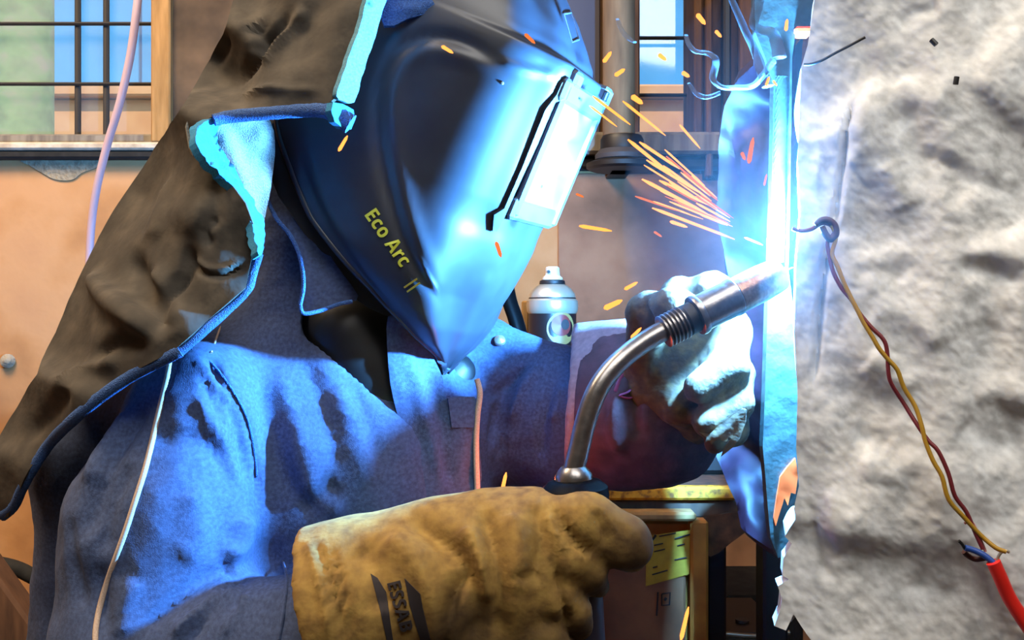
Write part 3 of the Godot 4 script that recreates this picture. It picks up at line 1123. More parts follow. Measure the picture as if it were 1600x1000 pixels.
func spray_can() -> void:
	var d := 1.5
	var sc := d / FP
	var base := P(863, 716, d)
	var t := thing("spray_can", "dark spray can with a cream ring emblem and white nozzle", "spray can", base)
	var xf := Transform3D(Basis(), base)
	var r := 37.5 * sc
	var h := func(py: float) -> float: return (716.0 - py) * sc
	part(t, "can_body", lathe([r * 0.95, 0.0, r, 0.003, r, h.call(486)], 48), M.can_paint, xf)
	part(t, "bottom_bead", lathe([r * 0.98, 0.0, r * 1.04, 0.002, r * 1.04, 0.006, r, 0.009], 48), M.tin, xf)
	part(t, "top_bead", lathe([r, h.call(490), r * 1.06, h.call(486), r * 1.08, h.call(478), r * 1.06, h.call(470), r * 0.98, h.call(467)], 48), M.tin, xf)
	part(t, "dark_groove", lathe([r * 0.96, h.call(469), r * 0.98, h.call(466), r * 0.96, h.call(463)], 48), M.black, xf)
	part(t, "shoulder", lathe([r * 0.98, h.call(465), r * 0.94, h.call(459), r * 0.78, h.call(451), r * 0.6, h.call(446), r * 0.5, h.call(444)], 48), M.tin, xf)
	part(t, "valve_collar", lathe([r * 0.5, h.call(446), r * 0.54, h.call(443), r * 0.52, h.call(439), r * 0.42, h.call(437)], 40), M.black, xf)
	part(t, "nozzle", lathe([r * 0.44, h.call(440), r * 0.42, h.call(434), r * 0.31, h.call(430), r * 0.29, h.call(419), r * 0.25, h.call(417)], 32), M.nozzle_plastic, xf)
	part(t, "nozzle_hole", lathe([0.0022, 0.0, 0.0022, 0.002], 12), M.black, along(base + Vector3(-0.005, h.call(425), r * 0.27), base + Vector3(-0.0055, h.call(425), r * 0.4)))
	# emblem wraps round the can
	var ring := func(rx: float, ry: float, ix: float, cx: float, cy: float, lift: float, hole: float) -> ArrayMesh:
		var v := PackedVector3Array()
		var tt := PackedInt32Array()
		for i in 40:
			var a := TAU * i / 40
			for q in [[1.0, lift], [hole, lift], [hole, lift - 0.0012], [1.0, lift - 0.0012]]:
				var x: float = (cx + rx * cos(a) * q[0]) * sc
				var y: float = h.call(cy - ry * sin(a) * q[0])
				v.append(base + Vector3(sin(x / r) * (r + q[1]), y, cos(x / r) * (r + q[1])))
		for i in 40:
			for j in 4:
				var a0: int = i * 4 + j
				var a1: int = i * 4 + (j + 1) % 4
				var b0: int = ((i + 1) % 40) * 4 + j
				var b1: int = ((i + 1) % 40) * 4 + (j + 1) % 4
				tt.append_array([a0, a1, b1, a0, b1, b0])
		return commit(v, tt, 40.0)
	part(t, "emblem_ring", ring.call(24.0, 25.0, 0.0, 14.0, 513.0, 0.0006, 0.02), M.can_ring)
	part(t, "emblem_disc", ring.call(16.0, 16.5, 0.0, 13.0, 508.0, 0.001, 0.02), M.can_red)
	part(t, "emblem_centre", ring.call(7.0, 8.0, 0.0, 19.0, 507.0, 0.0014, 0.02), M.ink)
	solo("batten", slab(P(815, 720, 1.56), P(826, 470, 1.56) + Vector3(0, 0, -0.015), 0.002), M.wood, "thin pale batten standing upright behind the spray can", "batten")

# =====================================================================  the workpiece and its wool
func build_workpiece() -> void:
	# ---- steel
	var t := thing("steel_workpiece", "rough cut steel section with a glowing vertical edge being welded", "workpiece", P(1215, 900, 0.95))
	var fl := sheet(outline2([1176, -170, 1278, -170, 1272, 38, 1244, 42, 1238, 90, 1237, 130, 1235, 300, 1232, 420, 1242, 500, 1250, 680, 1248, 780, 1238, 860, 1216, 872, 1204, 840, 1192, 700, 1196, 600, 1199, 500, 1202, 420, 1206, 300, 1209, 130, 1196, 90, 1180, 50]), func(_x, y): return 0.941 + maxf(0.0, y - 520.0) * 0.00003, 0.014, 9.0, [], [[40.0, 0.8]])
	part(t, "flange", fl, M.mill, Transform3D(), "bright steel flange edge under the arc")
	var web := sheet(outline2([1200, -170, 1184, -80, 1182, 0, 1178, 60, 1176, 105, 1150, 128, 1132, 165, 1122, 230, 1120, 330, 1136, 420, 1150, 480, 1168, 540, 1158, 620, 1126, 668, 1110, 692, 1128, 735, 1150, 785, 1158, 825, 1180, 842, 1222, 872, 1240, 800, 1244, 600, 1244, 300, 1244, 40, 1250, -60, 1250, -170]), relief([1240, 0, 0.97, 1240, 300, 0.97, 1240, 600, 0.97, 1240, 850, 0.98, 1190, 60, 1.1, 1185, 300, 1.12, 1150, 180, 1.16, 1125, 300, 1.19, 1150, 450, 1.17, 1185, 560, 1.1, 1120, 690, 1.14, 1165, 760, 1.09, 1200, 800, 1.06], 40.0), 0.012, 8.0, [[5, 9, 1160, 160, 1165, 260, 1150, 330], [-5, 9, 1143, 180, 1140, 260, 1132, 330], [-8, 8, 1200, 690, 1192, 760, 1190, 820], [5, 10, 1150, 720, 1168, 790, 1175, 830]], [[18.0, 5.0], [60.0, 1.5]], 8)
	part(t, "web", web, M.steel, Transform3D(), "purplish flame cut web plate")
	var pr := sheet(outline2([1243, 716, 1247, 745, 1243, 772, 1236, 770, 1231, 790, 1226, 778, 1219, 800, 1212, 822, 1209, 810, 1214, 775, 1219, 745, 1230, 730]), func(_x, y): return 0.9385 + maxf(0.0, y - 520.0) * 0.00003, 0.003, 8.0, [], [[60.0, 0.8]])  # warm glow on the steel, put into an orange sheet
	part(t, "glow_patch", pr, M.flat_orange, Transform3D(), "torn patch of orange glow painted on the steel")
	part(t, "weld_bead", tube(pts([1222, 120, 0.938, 1221, 180, 0.937, 1219, 240, 0.937, 1218, 300, 0.936, 1217, 360, 0.935, 1215, 410, 0.934]), 0.006, 10, 12, 0.3, 0.6), M.mill, Transform3D(), "fresh weld bead along the edge")
	part(t, "gusset", slab(P(1243, 52, 0.935), P(1272, 40, 0.935) + Vector3(0, 0, -0.02), 0.002), M.flat_orange, Transform3D(), "small orange tab at the top")
	# ---- wool
	var dep := relief([1225, 100, 0.884, 1232, 300, 0.882, 1232, 500, 0.882, 1225, 700, 0.884, 1215, 950, 0.89, 1300, 60, 0.871, 1300, 300, 0.869, 1300, 500, 0.869, 1300, 700, 0.868, 1300, 960, 0.872, 1390, 0, 0.856, 1390, 250, 0.855, 1390, 500, 0.854, 1390, 750, 0.853, 1390, 980, 0.862, 1500, 0, 0.84, 1500, 250, 0.84, 1500, 500, 0.838, 1500, 750, 0.838, 1500, 980, 0.85, 1640, 100, 0.828, 1640, 500, 0.825, 1640, 900, 0.83], 44.0)
	var edge := outline2([1284, -170, 1278, -60, 1270, 20, 1262, 70, 1252, 105, 1250, 160, 1246, 250, 1250, 330, 1243, 420, 1242, 520, 1246, 620, 1244, 700, 1248, 760, 1240, 795, 1243, 812, 1226, 838, 1237, 850, 1224, 872, 1222, 898, 1232, 905, 1215, 915, 1222, 935, 1219, 952, 1210, 978, 1228, 985, 1240, 960, 1252, 978, 1275, 1010, 1290, 1060, 1300, 1140, 1840, 1140, 1840, -170])
	var f := [[-9.00, 5, 1338, 118, 1324, 180, 1316, 260, 1306, 330, 1292, 400, 1282, 470, 1277, 540, 1270, 610],
		[4.16, 16, 1350, 140, 1345, 220, 1322, 300, 1318, 360], [-5.20, 24, 1388, 165, 1420, 200, 1440, 250, 1490, 285, 1530, 312],
		[4.16, 18, 1400, 130, 1440, 150, 1480, 160], [4.68, 22, 1380, 250, 1400, 290, 1420, 330], [-3.12, 14, 1430, 230, 1470, 250, 1540, 290, 1600, 310],
		[-4.68, 14, 1495, 425, 1530, 415, 1562, 430, 1600, 445], [4.16, 16, 1510, 400, 1560, 395, 1610, 410], [-3.12, 16, 1330, 430, 1380, 420, 1420, 440],
		[3.64, 20, 1360, 480, 1420, 500, 1480, 540], [-3.64, 16, 1330, 680, 1370, 690, 1390, 700], [4.16, 22, 1340, 720, 1400, 740, 1440, 700], [-4.16, 26, 1500, 660, 1550, 690, 1600, 680],
		[4.16, 24, 1520, 620, 1570, 610, 1620, 620], [-3.12, 10, 1266, 780, 1275, 840, 1290, 890, 1310, 910], [3.12, 16, 1300, 760, 1310, 840, 1330, 900], [-4.16, 26, 1420, 900, 1480, 930, 1560, 920],
		[3.12, 20, 1350, 560, 1400, 590, 1440, 600], [-2.60, 10, 1285, 200, 1275, 205, 1262, 210], [2.60, 8, 1270, 180, 1280, 240, 1276, 300], [-3.64, 12, 1400, 40, 1430, 20, 1470, 10], [3.12, 20, 1370, 60, 1380, 110, 1360, 160]]
	var wool := sheet(edge, dep, 0.03, 4.0, f, [[8.0, 4.5], [24.0, 1.2], [65.0, 0.9], [170.0, 0.55]], 40)
	var w := thing("insulation_blanket", "thick grey mineral wool blanket wrapped round the tank at right", "insulation", P(1450, 1000, 0.9))
	part(w, "blanket", wool, M.wool)
	# the ragged lip under the left edge
	part(w, "torn_lip", sheet(outline2([1268, 690, 1262, 780, 1240, 842, 1230, 880, 1218, 920, 1212, 975, 1236, 972, 1262, 940, 1300, 1010, 1330, 900, 1300, 700]), func(x, _y): return 0.905 - (x - 1210.0) * 0.0002, 0.012, 7.0, [], [[60.0, 3.0], [160.0, 1.2]], 44), M.wool)
	var xa := P(1760, 0, 1.14).x
	var tank := CylinderMesh.new()
	tank.top_radius = 0.265
	tank.bottom_radius = 0.265
	tank.height = 1.2
	tank.radial_segments = 64
	var tk := solo("tank", tank, M.mill, "upright steel tank inside the wool blanket", "tank")
	tk.position = Vector3(xa, CY, -1.15)
	var ped := lathe([0.3, 0.0, 0.3, 0.04, 0.2, 0.06, 0.2, 0.72, 0.265, 0.75], 48)
	solo("tank_stand", ped, M.navy_steel, "round steel stand under the tank", "stand").position = Vector3(xa, 0, -1.15)
	# ---- the wires laid on the wool
	var on := func(l: Array, lift: float) -> PackedVector3Array:
		var o := PackedVector3Array()
		for i in range(0, l.size(), 2):
			o.append(P(l[i], l[i + 1], dep.call(l[i], l[i + 1]) - lift))
		return o
	var red := on.call([1238, 357, 1252, 361, 1268, 358, 1284, 349, 1298, 352, 1303, 364, 1293, 378, 1296, 400, 1302, 425, 1315, 450, 1330, 468, 1345, 492, 1362, 512, 1380, 530, 1386, 548, 1388, 580, 1393, 600, 1412, 630, 1432, 662, 1450, 688, 1466, 705, 1482, 740, 1492, 775, 1510, 800, 1525, 835, 1536, 858], 0.017)
	solo("red_wire", tube(red, 0.0016, 8, 4), M.wire_red, "dark red wire twisted down the wool from the hook", "wire")
	var yel := on.call([1300, 352, 1306, 372, 1300, 396, 1308, 415, 1318, 440, 1328, 462, 1340, 485, 1350, 505, 1364, 528, 1374, 545, 1388, 562, 1402, 578, 1412, 605, 1430, 635, 1440, 665, 1446, 690, 1458, 720, 1472, 745, 1482, 780, 1506, 808, 1532, 836, 1556, 856, 1572, 862], 0.018)
	solo("yellow_wire", tube(yel, 0.0017, 8, 4), M.wire_yellow, "mustard yellow wire twisted with the dark red one", "wire")
	solo("wire_knot", tube(on.call([1274, 352, 1282, 345, 1294, 344, 1304, 352, 1306, 366, 1298, 374, 1290, 366, 1284, 354], 0.018), 0.0026, 9, 5), std(Color(0.28, 0.14, 0.13), 0.6), "knotted brown wire end at the top of the twisted wires", "wire knot")
	var cb := thing("red_cable", "thick red cable with bared cores lying on the wool at lower right", "cable", P(1570, 930, 0.8))
	part(cb, "jacket", tube(on.call([1552, 878, 1562, 900, 1575, 930, 1590, 955, 1610, 985, 1640, 1030], 0.02), 0.0052, 14, 5), M.cable_red)
	part(cb, "blue_core", tube(on.call([1553, 880, 1538, 868, 1522, 860, 1508, 856], 0.019), 0.0023, 10, 4), M.wire_blue, Transform3D(), "blue core")
	part(cb, "brown_core", tube(on.call([1540, 872, 1524, 874, 1512, 868, 1506, 862], 0.017), 0.002, 10, 4), std(Color(0.25, 0.06, 0.05), 0.6), Transform3D(), "dark red core")
	part(cb, "black_core", tube(on.call([1508, 858, 1503, 850, 1498, 845], 0.018), 0.0012, 8, 4), M.black, Transform3D(), "thin black tip")
	part(cb, "bare_strand", tube(on.call([1558, 876, 1562, 866, 1570, 860, 1577, 863], 0.018), 0.0011, 8, 4), M.tin, Transform3D(), "bare strand")
	part(cb, "pink_core", tube(on.call([1540, 862, 1530, 838, 1518, 815, 1507, 818], 0.016), 0.001, 8, 4), std(Color(0.75, 0.45, 0.42), 0.6), Transform3D(), "thin pink strand")
	solo("black_wire", tube(on.call([1256, 101, 1268, 100, 1285, 94, 1305, 83, 1330, 70, 1352, 58], 0.012), 0.0011, 8, 4), M.black, "short black wire lying on the wool near its top left edge", "wire")
	for q in [[1455, 62, 1463, 70, "upper"], [1495, 120, 1493, 132, "lower"]]:
		solo("insulation_pin", tube(on.call([q[0], q[1], (q[0] + q[2]) * 0.5, (q[1] + q[3]) * 0.5, q[2], q[3]], 0.01), 0.002, 8, 2), M.black, "%s of the two small black pins pushed into the wool" % q[4], "pin", "pins in the wool")

# =====================================================================  the welder
func build_person() -> void:
	var t := thing("person", "welder in blue denim jacket, brown leather hood and gauntlet gloves, bending towards the arc", "person", Vector3(P(420, 0, 1.07).x, 0, -1.07))
	# body: head, neck, trunk and legs as one surface, mostly hidden by the clothes
	var hc := HO + HF * -0.03 + HU * 0.03
	var body := nets([
		[hc, hc + HU * 0.03, 0.082, 0.085, 0.03], [hc + HF * 0.03 + HU * -0.03, hc + HF * 0.045 - HU * 0.075, 0.06, 0.035, 0.04], [hc + HF * 0.095 + HU * 0.0, hc + HF * 0.1 - HU * 0.025, 0.007, 0.011, 0.02],
		[hc + HS * 0.082 - HF * 0.01, hc + HS * 0.084 - HF * 0.012 - HU * 0.04, 0.012, 0.008, 0.01], [hc - HS * 0.082 - HF * 0.01, hc - HS * 0.084 - HF * 0.012 - HU * 0.04, 0.012, 0.008, 0.01],
		[hc - HU * 0.05 - HF * 0.03, P(470, 560, 1.07), 0.055, 0.06, 0.03],
		bone([470, 620, 1.07, 120, 470, 1150, 1.07, 150, 0.05])], 0.007)
	part(t, "body", raw(body[0], face_normals(body[0], body[1]), body[1]), std(Color(0.5, 0.33, 0.25), 0.6))
	var under := nets(bones_of([[510, 430, 1.07, 72, 560, 590, 1.05, 78, 0.06], [545, 520, 1.02, 62, 598, 610, 1.02, 48, 0.05], [705, 590, 1.12, 45, 690, 700, 1.12, 50, 0.03]]), 0.007)  # black bulk for the neck cloth and the helmet's cast shadow
	part(t, "neck_cloth_shade", raw(under[0], face_normals(under[0], under[1]), under[1]), M.black, Transform3D(), "black neck cloth that also stands in for the helmet shade")
	var hip := 0.92
	var legs := []
	for s in [-1.0, 1.0]:
		var x: float = P(440, 0, 1.07).x + 0.05 * s
		var z: float = -1.07 - 0.1 * s
		legs.append([Vector3(x, hip, z), Vector3(x + 0.03, 0.5, z), 0.105, 0.075, 0.05])
		legs.append([Vector3(x + 0.03, 0.5, z), Vector3(x, 0.09, z), 0.075, 0.06, 0.04])
	legs.append([Vector3(P(440, 0, 1.07).x, 1.0, -1.0), Vector3(P(440, 0, 1.07).x, 1.0, -1.14), 0.13, 0.13, 0.05])
	var tr := nets(legs, 0.014)
	part(t, "trousers", raw(tr[0], face_normals(tr[0], tr[1]), tr[1]), M.denim)
	for s in [-1.0, 1.0]:
		var x: float = P(440, 0, 1.07).x + 0.05 * s
		var z: float = -1.07 - 0.1 * s
		var bt := nets([[Vector3(x, 0.1, z), Vector3(x, 0.05, z), 0.055, 0.05, 0.03], [Vector3(x, 0.045, z), Vector3(x + 0.16, 0.035, z + 0.02), 0.044, 0.034, 0.03]], 0.01)
		part(t, "boot", raw(bt[0], face_normals(bt[0], bt[1]), bt[1]), M.black)

	# ---- jacket
	var jb := bones_of([
		[330, 640, 1.01, 108, 720, 590, 1.19, 85, 0.06],
		[520, 720, 1.07, 175, 500, 1180, 1.06, 190, 0.06], [520, 640, 1.08, 150, 520, 720, 1.07, 175, 0.06],
		[668, 680, 1.13, 92, 640, 1180, 1.13, 120, 0.05],
		[205, 720, 1.1, 125, 190, 1180, 1.1, 150, 0.05], [330, 640, 1.05, 110, 205, 720, 1.1, 125, 0.05],
		[306, 640, 0.955, 104, 250, 820, 0.95, 136, 0.03], [250, 820, 0.95, 136, 228, 1050, 0.94, 150, 0.03],
		[240, 1050, 0.92, 128, 505, 992, 0.875, 100, 0.035],
		[745, 578, 1.2, 84, 905, 655, 1.15, 98, 0.04], [735, 640, 1.19, 100, 880, 690, 1.17, 88, 0.04], [470, 560, 1.05, 95, 452, 350, 1.03, 52, 0.05], [905, 655, 1.15, 98, 975, 640, 1.11, 80, 0.03],
	])
	var jm := nets(jb, 0.0048, [[P(540, 500, 1.0), P(598, 575, 1.0), 0.036, 0.026], [P(690, 545, 1.05), P(704, 640, 1.06), 0.014, 0.012]])
	var c0 := caster(jm)
	var jf := [
		[-5, 4, 300, 545, 330, 570, 362, 610, 386, 655, 398, 700, 402, 740, 400, 790], [4, 5, 290, 552, 322, 580, 354, 618, 378, 660, 390, 710],
		[-5, 11, 322, 585, 330, 620, 348, 652], [-5, 9, 352, 610, 372, 660, 385, 720, 390, 760], [5, 11, 310, 610, 330, 660, 356, 700, 376, 760],
		[-4, 16, 235, 690, 290, 686, 330, 700, 362, 735],
		[-8, 11, 376, 884, 330, 898, 282, 930, 225, 985], [-7, 8, 384, 895, 345, 930, 315, 965, 290, 1010], [-6, 7, 395, 900, 365, 960, 345, 1010],
		[9, 12, 368, 915, 320, 950, 270, 1000], [7, 9, 388, 925, 360, 970, 345, 1000], [10, 22, 376, 800, 372, 850, 350, 880],
		[-9, 20, 228, 620, 190, 690, 150, 780, 128, 850], [7, 22, 200, 640, 165, 700, 140, 760], [-7, 16, 205, 720, 170, 800, 160, 870], [5, 24, 300, 760, 310, 840, 280, 880],
		[-6, 18, 150, 880, 160, 940, 175, 1000], [-5, 14, 110, 800, 115, 880, 130, 960], [6, 20, 210, 900, 190, 960, 185, 1000],
		[-4, 14, 470, 560, 500, 620, 520, 690, 524, 740], [5, 18, 430, 580, 460, 660, 490, 760], [5, 20, 520, 600, 555, 680, 575, 770], [-3, 12, 545, 600, 575, 660, 590, 720],
		[-6, 16, 412, 600, 425, 680, 445, 750, 470, 790], [-6, 18, 470, 800, 510, 770, 530, 755], [6, 16, 480, 740, 500, 780, 540, 800], [-5, 8, 330, 560, 345, 600, 352, 640],
		[-11, 7, 832, 568, 800, 595, 778, 640, 768, 700], [7, 8, 845, 575, 815, 610, 795, 660], [-9, 6, 818, 575, 790, 600, 765, 620], [-7, 6, 812, 600, 790, 650, 780, 720], [-6, 9, 870, 590, 850, 650, 845, 720], [5, 10, 880, 600, 865, 660],
		[-6, 9, 715, 520, 760, 535, 800, 560], [6, 12, 710, 545, 745, 560, 780, 590],
	]
	var n0 := face_normals(jm[0], jm[1])
	var jv := rough(jm[0], n0, [[7.0, 5.0], [22.0, 1.8], [70.0, 0.5]], 60)
	jv = sculpt(jv, n0, folds3(jf, func(x, y): return c0.on(x, y)))
	var jacket := part(t, "jacket", raw(jv, face_normals(jv, jm[1]), jm[1]), M.denim, Transform3D(), "faded blue denim work jacket")
	var jc := Caster.new(jv, jm[1], face_normals(jv, jm[1]))
	var seam := func(l: Array, lift: float) -> PackedVector3Array:
		var o := PackedVector3Array()
		for i in range(0, l.size(), 2):
			var w: Vector3 = jc.on(l[i], l[i + 1], lift)
			if w.x < 900.0:
				o.append(w)
		return o
	# pale piping down the sleeve and the front edge, seams
	part(jacket, "piping", tube(seam.call([267, 562, 262, 590, 252, 630, 240, 680, 228, 730, 214, 775, 198, 825, 182, 870, 168, 910, 156, 950, 150, 985, 150, 1015], 0.0004), 0.0024, 8, 4), M.piping, Transform3D(), "pale piping down the sleeve")
	part(jacket, "armhole_seam", tube(seam.call([296, 545, 330, 568, 360, 606, 384, 650, 396, 700, 401, 745], 0.0006), 0.0011, 6, 4), M.binding)
	part(jacket, "yoke_seam", tube(seam.call([352, 488, 342, 520, 330, 552], 0.0006), 0.001, 6, 4), M.piping)
	part(jacket, "cuff_seam", tube(seam.call([442, 878, 448, 905, 444, 950, 436, 1000], 0.0004), 0.0014, 6, 4), M.denim)
	# front edge with its flap and piping
	var fold_dep := relief([608, 500, 0.975, 612, 600, 0.98, 650, 700, 0.99, 668, 795, 0.99, 700, 560, 1.005, 700, 650, 1.007, 748, 600, 1.02, 748, 700, 1.02, 735, 790, 1.02], 38.0)
	var flap := sheet(outline2([606, 495, 632, 492, 655, 520, 678, 560, 692, 592, 698, 622, 742, 620, 748, 680, 747, 800, 668, 812, 656, 770, 640, 712, 622, 650, 610, 600, 605, 540], 2), fold_dep, 0.005, 7.0, [[4, 10, 640, 560, 660, 640, 690, 760], [-4, 9, 672, 580, 690, 660, 700, 760], [3, 10, 720, 640, 722, 700, 716, 770]], [[30.0, 2.0]], 70)
	part(jacket, "front_flap", flap, M.denim, Transform3D(), "front flap of the jacket")
	part(jacket, "pocket_tab", sheet(outline2([700, 622, 738, 620, 741, 668, 706, 668]), func(x, y): return fold_dep.call(x, y) - 0.003, 0.003, 7.0), M.denim)
	part(jacket, "front_piping", tube(PackedVector3Array([P(745, 592, 1.015), P(750, 615, 1.015), P(746, 650, 1.015), P(744, 700, 1.015), P(746, 770, 1.015)]), 0.0028, 8, 5), M.piping, Transform3D(), "pale piping on the front edge")
	part(jacket, "shoulder_stud", lathe([0.0, 0.0, 0.006, 0.001, 0.0055, 0.004, 0.002, 0.006], 18), M.tin, along(jc.on(781, 533, -0.001), jc.on(781, 533, 0.01)))
	# collar
	var cd := relief([415, 300, 0.96, 440, 380, 0.945, 470, 480, 0.94, 545, 470, 0.965, 500, 380, 0.985, 600, 490, 1.0, 440, 280, 1.02], 45.0)
	part(jacket, "collar", sheet(outline2([412, 285, 416, 312, 432, 340, 452, 366, 466, 394, 472, 420, 474, 448, 468, 476, 474, 489, 500, 484, 528, 474, 548, 472, 560, 462, 530, 420, 490, 360, 450, 305, 430, 270], 2), cd, 0.004, 7.0, [[3, 8, 440, 330, 475, 390, 490, 460]], [[30.0, 1.5]], 71), M.denim, Transform3D(), "turned down denim collar")
	part(jacket, "collar_piping", tube(PackedVector3Array([P(414, 305, 0.955), P(432, 341, 0.942), P(453, 367, 0.939), P(467, 396, 0.936), P(473, 424, 0.935), P(474, 450, 0.936), P(469, 476, 0.937)]), 0.0019, 8, 5), M.binding)
	part(jacket, "collar_hem", tube(PackedVector3Array([P(469, 478, 0.937), P(475, 490, 0.938), P(502, 485, 0.945), P(530, 475, 0.955), P(550, 471, 0.96)]), 0.0018, 8, 5), M.binding)
	build_hood(t)
	build_right_glove(t)
	build_left_glove(t)

func build_hood(t: Node3D) -> void:
	var dep := relief([380, -30, 0.98, 460, -30, 0.92, 600, -30, 0.9, 330, 110, 1.0, 400, 60, 0.93, 450, 140, 0.895, 540, 160, 0.885, 585, 60, 0.89, 240, 240, 1.03, 290, 250, 0.905, 318, 190, 0.885, 340, 250, 0.88, 350, 330, 0.88, 395, 400, 0.885, 170, 370, 1.03, 215, 400, 0.925, 270, 420, 0.89, 340, 450, 0.875, 100, 520, 1.04, 150, 540, 0.92, 200, 545, 0.88, 260, 540, 0.862, 20, 650, 1.06, 60, 660, 0.95, 110, 630, 0.89, -20, 760, 1.05, 30, 740, 0.96], 34.0)
	var edge := outline2([420, -120, 378, -40, 345, 55, 330, 92, 285, 165, 240, 232, 196, 300, 152, 368, 120, 440, 90, 520, 55, 585, 20, 640, -12, 692, -14, 800, 2, 812, 16, 806, 30, 775, 48, 735, 75, 692, 112, 652, 150, 621, 205, 583, 262, 553, 275, 545, 310, 515, 350, 480, 384, 450, 388, 430, 394, 400, 410, 384, 396, 350, 384, 318, 360, 285, 338, 262, 318, 235, 307, 214, 314, 196, 334, 183, 360, 176, 420, 170, 470, 165, 516, 162, 530, 150, 536, 120, 549, 76, 562, 38, 574, 6, 588, -40, 606, -120])
	var f := [[-12, 20, 205, 400, 225, 450, 250, 490, 262, 530], [11, 16, 145, 430, 170, 465, 205, 495, 240, 530], [-9, 14, 300, 380, 290, 430, 260, 470, 250, 520], [8, 18, 240, 420, 260, 470, 270, 510],
		[-5, 5, 296, 405, 320, 428, 350, 430, 385, 412], [3, 5, 300, 398, 325, 420, 352, 422, 380, 405], [-9, 12, 455, 20, 420, 55, 395, 95, 370, 130], [7, 12, 480, 10, 440, 60, 405, 100], [-6, 8, 385, 20, 350, 75, 335, 100], [-10, 20, 395, 30, 405, 60, 400, 90],
		[-5, 16, 360, 200, 340, 300, 330, 360], [6, 30, 260, 280, 250, 340, 240, 380], [-8, 14, 150, 560, 180, 540, 230, 535], [6, 16, 80, 600, 130, 580, 190, 560], [-6, 16, 40, 680, 80, 640, 110, 610], [5, 7, 360, 150, 430, 138, 500, 142], [-5, 8, 340, 340, 320, 360, 330, 385]]
	var hood := part(t, "leather_hood", sheet(edge, dep, 0.006, 5.0, f, [[7.0, 5.0], [22.0, 0.8]], 80), M.hood, Transform3D(), "worn brown suede hood draped over head and shoulder")
	var rim := func(l: Array, lift: float) -> PackedVector3Array:
		var o := PackedVector3Array()
		for i in range(0, l.size(), 2):
			o.append(P(l[i], l[i + 1], dep.call(l[i], l[i + 1]) + lift))
		return o
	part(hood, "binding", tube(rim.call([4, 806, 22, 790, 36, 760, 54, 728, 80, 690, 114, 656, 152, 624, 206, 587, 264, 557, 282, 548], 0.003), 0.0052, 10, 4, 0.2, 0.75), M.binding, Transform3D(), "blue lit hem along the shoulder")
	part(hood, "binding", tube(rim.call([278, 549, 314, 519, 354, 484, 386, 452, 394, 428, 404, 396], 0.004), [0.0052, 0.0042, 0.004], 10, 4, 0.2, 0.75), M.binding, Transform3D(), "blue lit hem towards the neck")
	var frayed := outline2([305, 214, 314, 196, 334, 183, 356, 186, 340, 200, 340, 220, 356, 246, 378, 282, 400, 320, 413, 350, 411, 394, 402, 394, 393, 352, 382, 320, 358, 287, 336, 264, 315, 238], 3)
	part(hood, "frayed_edge", sheet(frayed, func(x, y): return 0.874 + (x - 305.0 - maxf(0.0, y - 205.0) * 0.56) * 0.0008, 0.007, 5.0, [[3, 4, 322, 205, 345, 250, 372, 292, 400, 335], [-2.5, 3, 330, 205, 352, 245, 380, 290]], [[90.0, 2.5], [250.0, 1.2]], 86), M.lit_fray, Transform3D(), "frayed edge of the side opening with arc cyan in its colour")
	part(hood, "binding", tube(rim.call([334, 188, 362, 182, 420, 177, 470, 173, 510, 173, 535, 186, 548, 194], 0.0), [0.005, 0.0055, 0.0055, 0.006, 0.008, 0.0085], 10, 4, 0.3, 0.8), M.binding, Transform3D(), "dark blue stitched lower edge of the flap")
	# lining turned out along the face
	var lip := sheet(outline2([634, -120, 614, -40, 600, 14, 582, 70, 566, 120, 554, 160, 536, 158, 526, 150, 535, 120, 552, 70, 566, 30, 580, -40, 600, -120], 2), func(x, y): return 0.878 + (x - 570.0 + (y + 40.0) * 0.24) * 0.0005, 0.005, 7.0, [], [[60.0, 1.5]], 81)
	part(hood, "face_lip", lip, M.lip, Transform3D(), "lining turned out along the face edge with arc cyan in its colour")
	part(hood, "corner_tab", sheet(outline2([520, 160, 552, 172, 549, 202, 522, 190], 2), func(x, _y): return 0.87 + (x - 520.0) * 0.0007, 0.006, 6.0, [], [[80.0, 1.5]], 82), M.lit_fray)
	# front band over the top of the helmet
	var band := sheet(outline2([600, 40, 640, 28, 700, 14, 752, -4, 780, -40, 600, -40], 2), relief([600, 20, 0.912, 680, 0, 0.922, 760, -20, 0.94], 50.0), 0.006, 7.0, [[3, 6, 610, 22, 680, 6, 740, -14]], [[60.0, 1.5]], 83)
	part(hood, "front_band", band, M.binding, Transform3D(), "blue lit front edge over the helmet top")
	# inner lining seen through the side opening, turning round behind the neck
	var inner := sheet(outline2([296, 176, 340, 176, 400, 172, 423, 190, 430, 222, 428, 262, 420, 310, 412, 352, 406, 404, 380, 420, 340, 330, 296, 230], 2), func(x, _y): return 0.905 + (x - 300.0) * 0.0002, 0.005, 7.0, [[3, 14, 350, 200, 370, 260, 392, 330]], [[30.0, 3.0], [90.0, 0.8]], 84)
	part(hood, "inner_lining", inner, M.lining, Transform3D(), "pale lining seen inside the hood")
	# far half of the hood, behind head and back
	var fe := outline2([420, -60, 372, 60, 285, 235, 200, 380, 140, 520, 75, 640, 35, 700, 45, 745, 120, 700, 300, 620, 420, 520, 500, 420, 520, 200, 560, -60])
	var far := sheet(fe, relief([380, -60, 1.0, 480, 0, 1.2, 250, 225, 1.05, 400, 250, 1.22, 160, 370, 1.06, 300, 430, 1.25, 100, 520, 1.07, 250, 560, 1.25, 20, 650, 1.08, 120, 650, 1.2], 60.0), 0.006, 14.0, [], [[12.0, 6.0]], 85)
	part(hood, "far_side", far, M.hood)

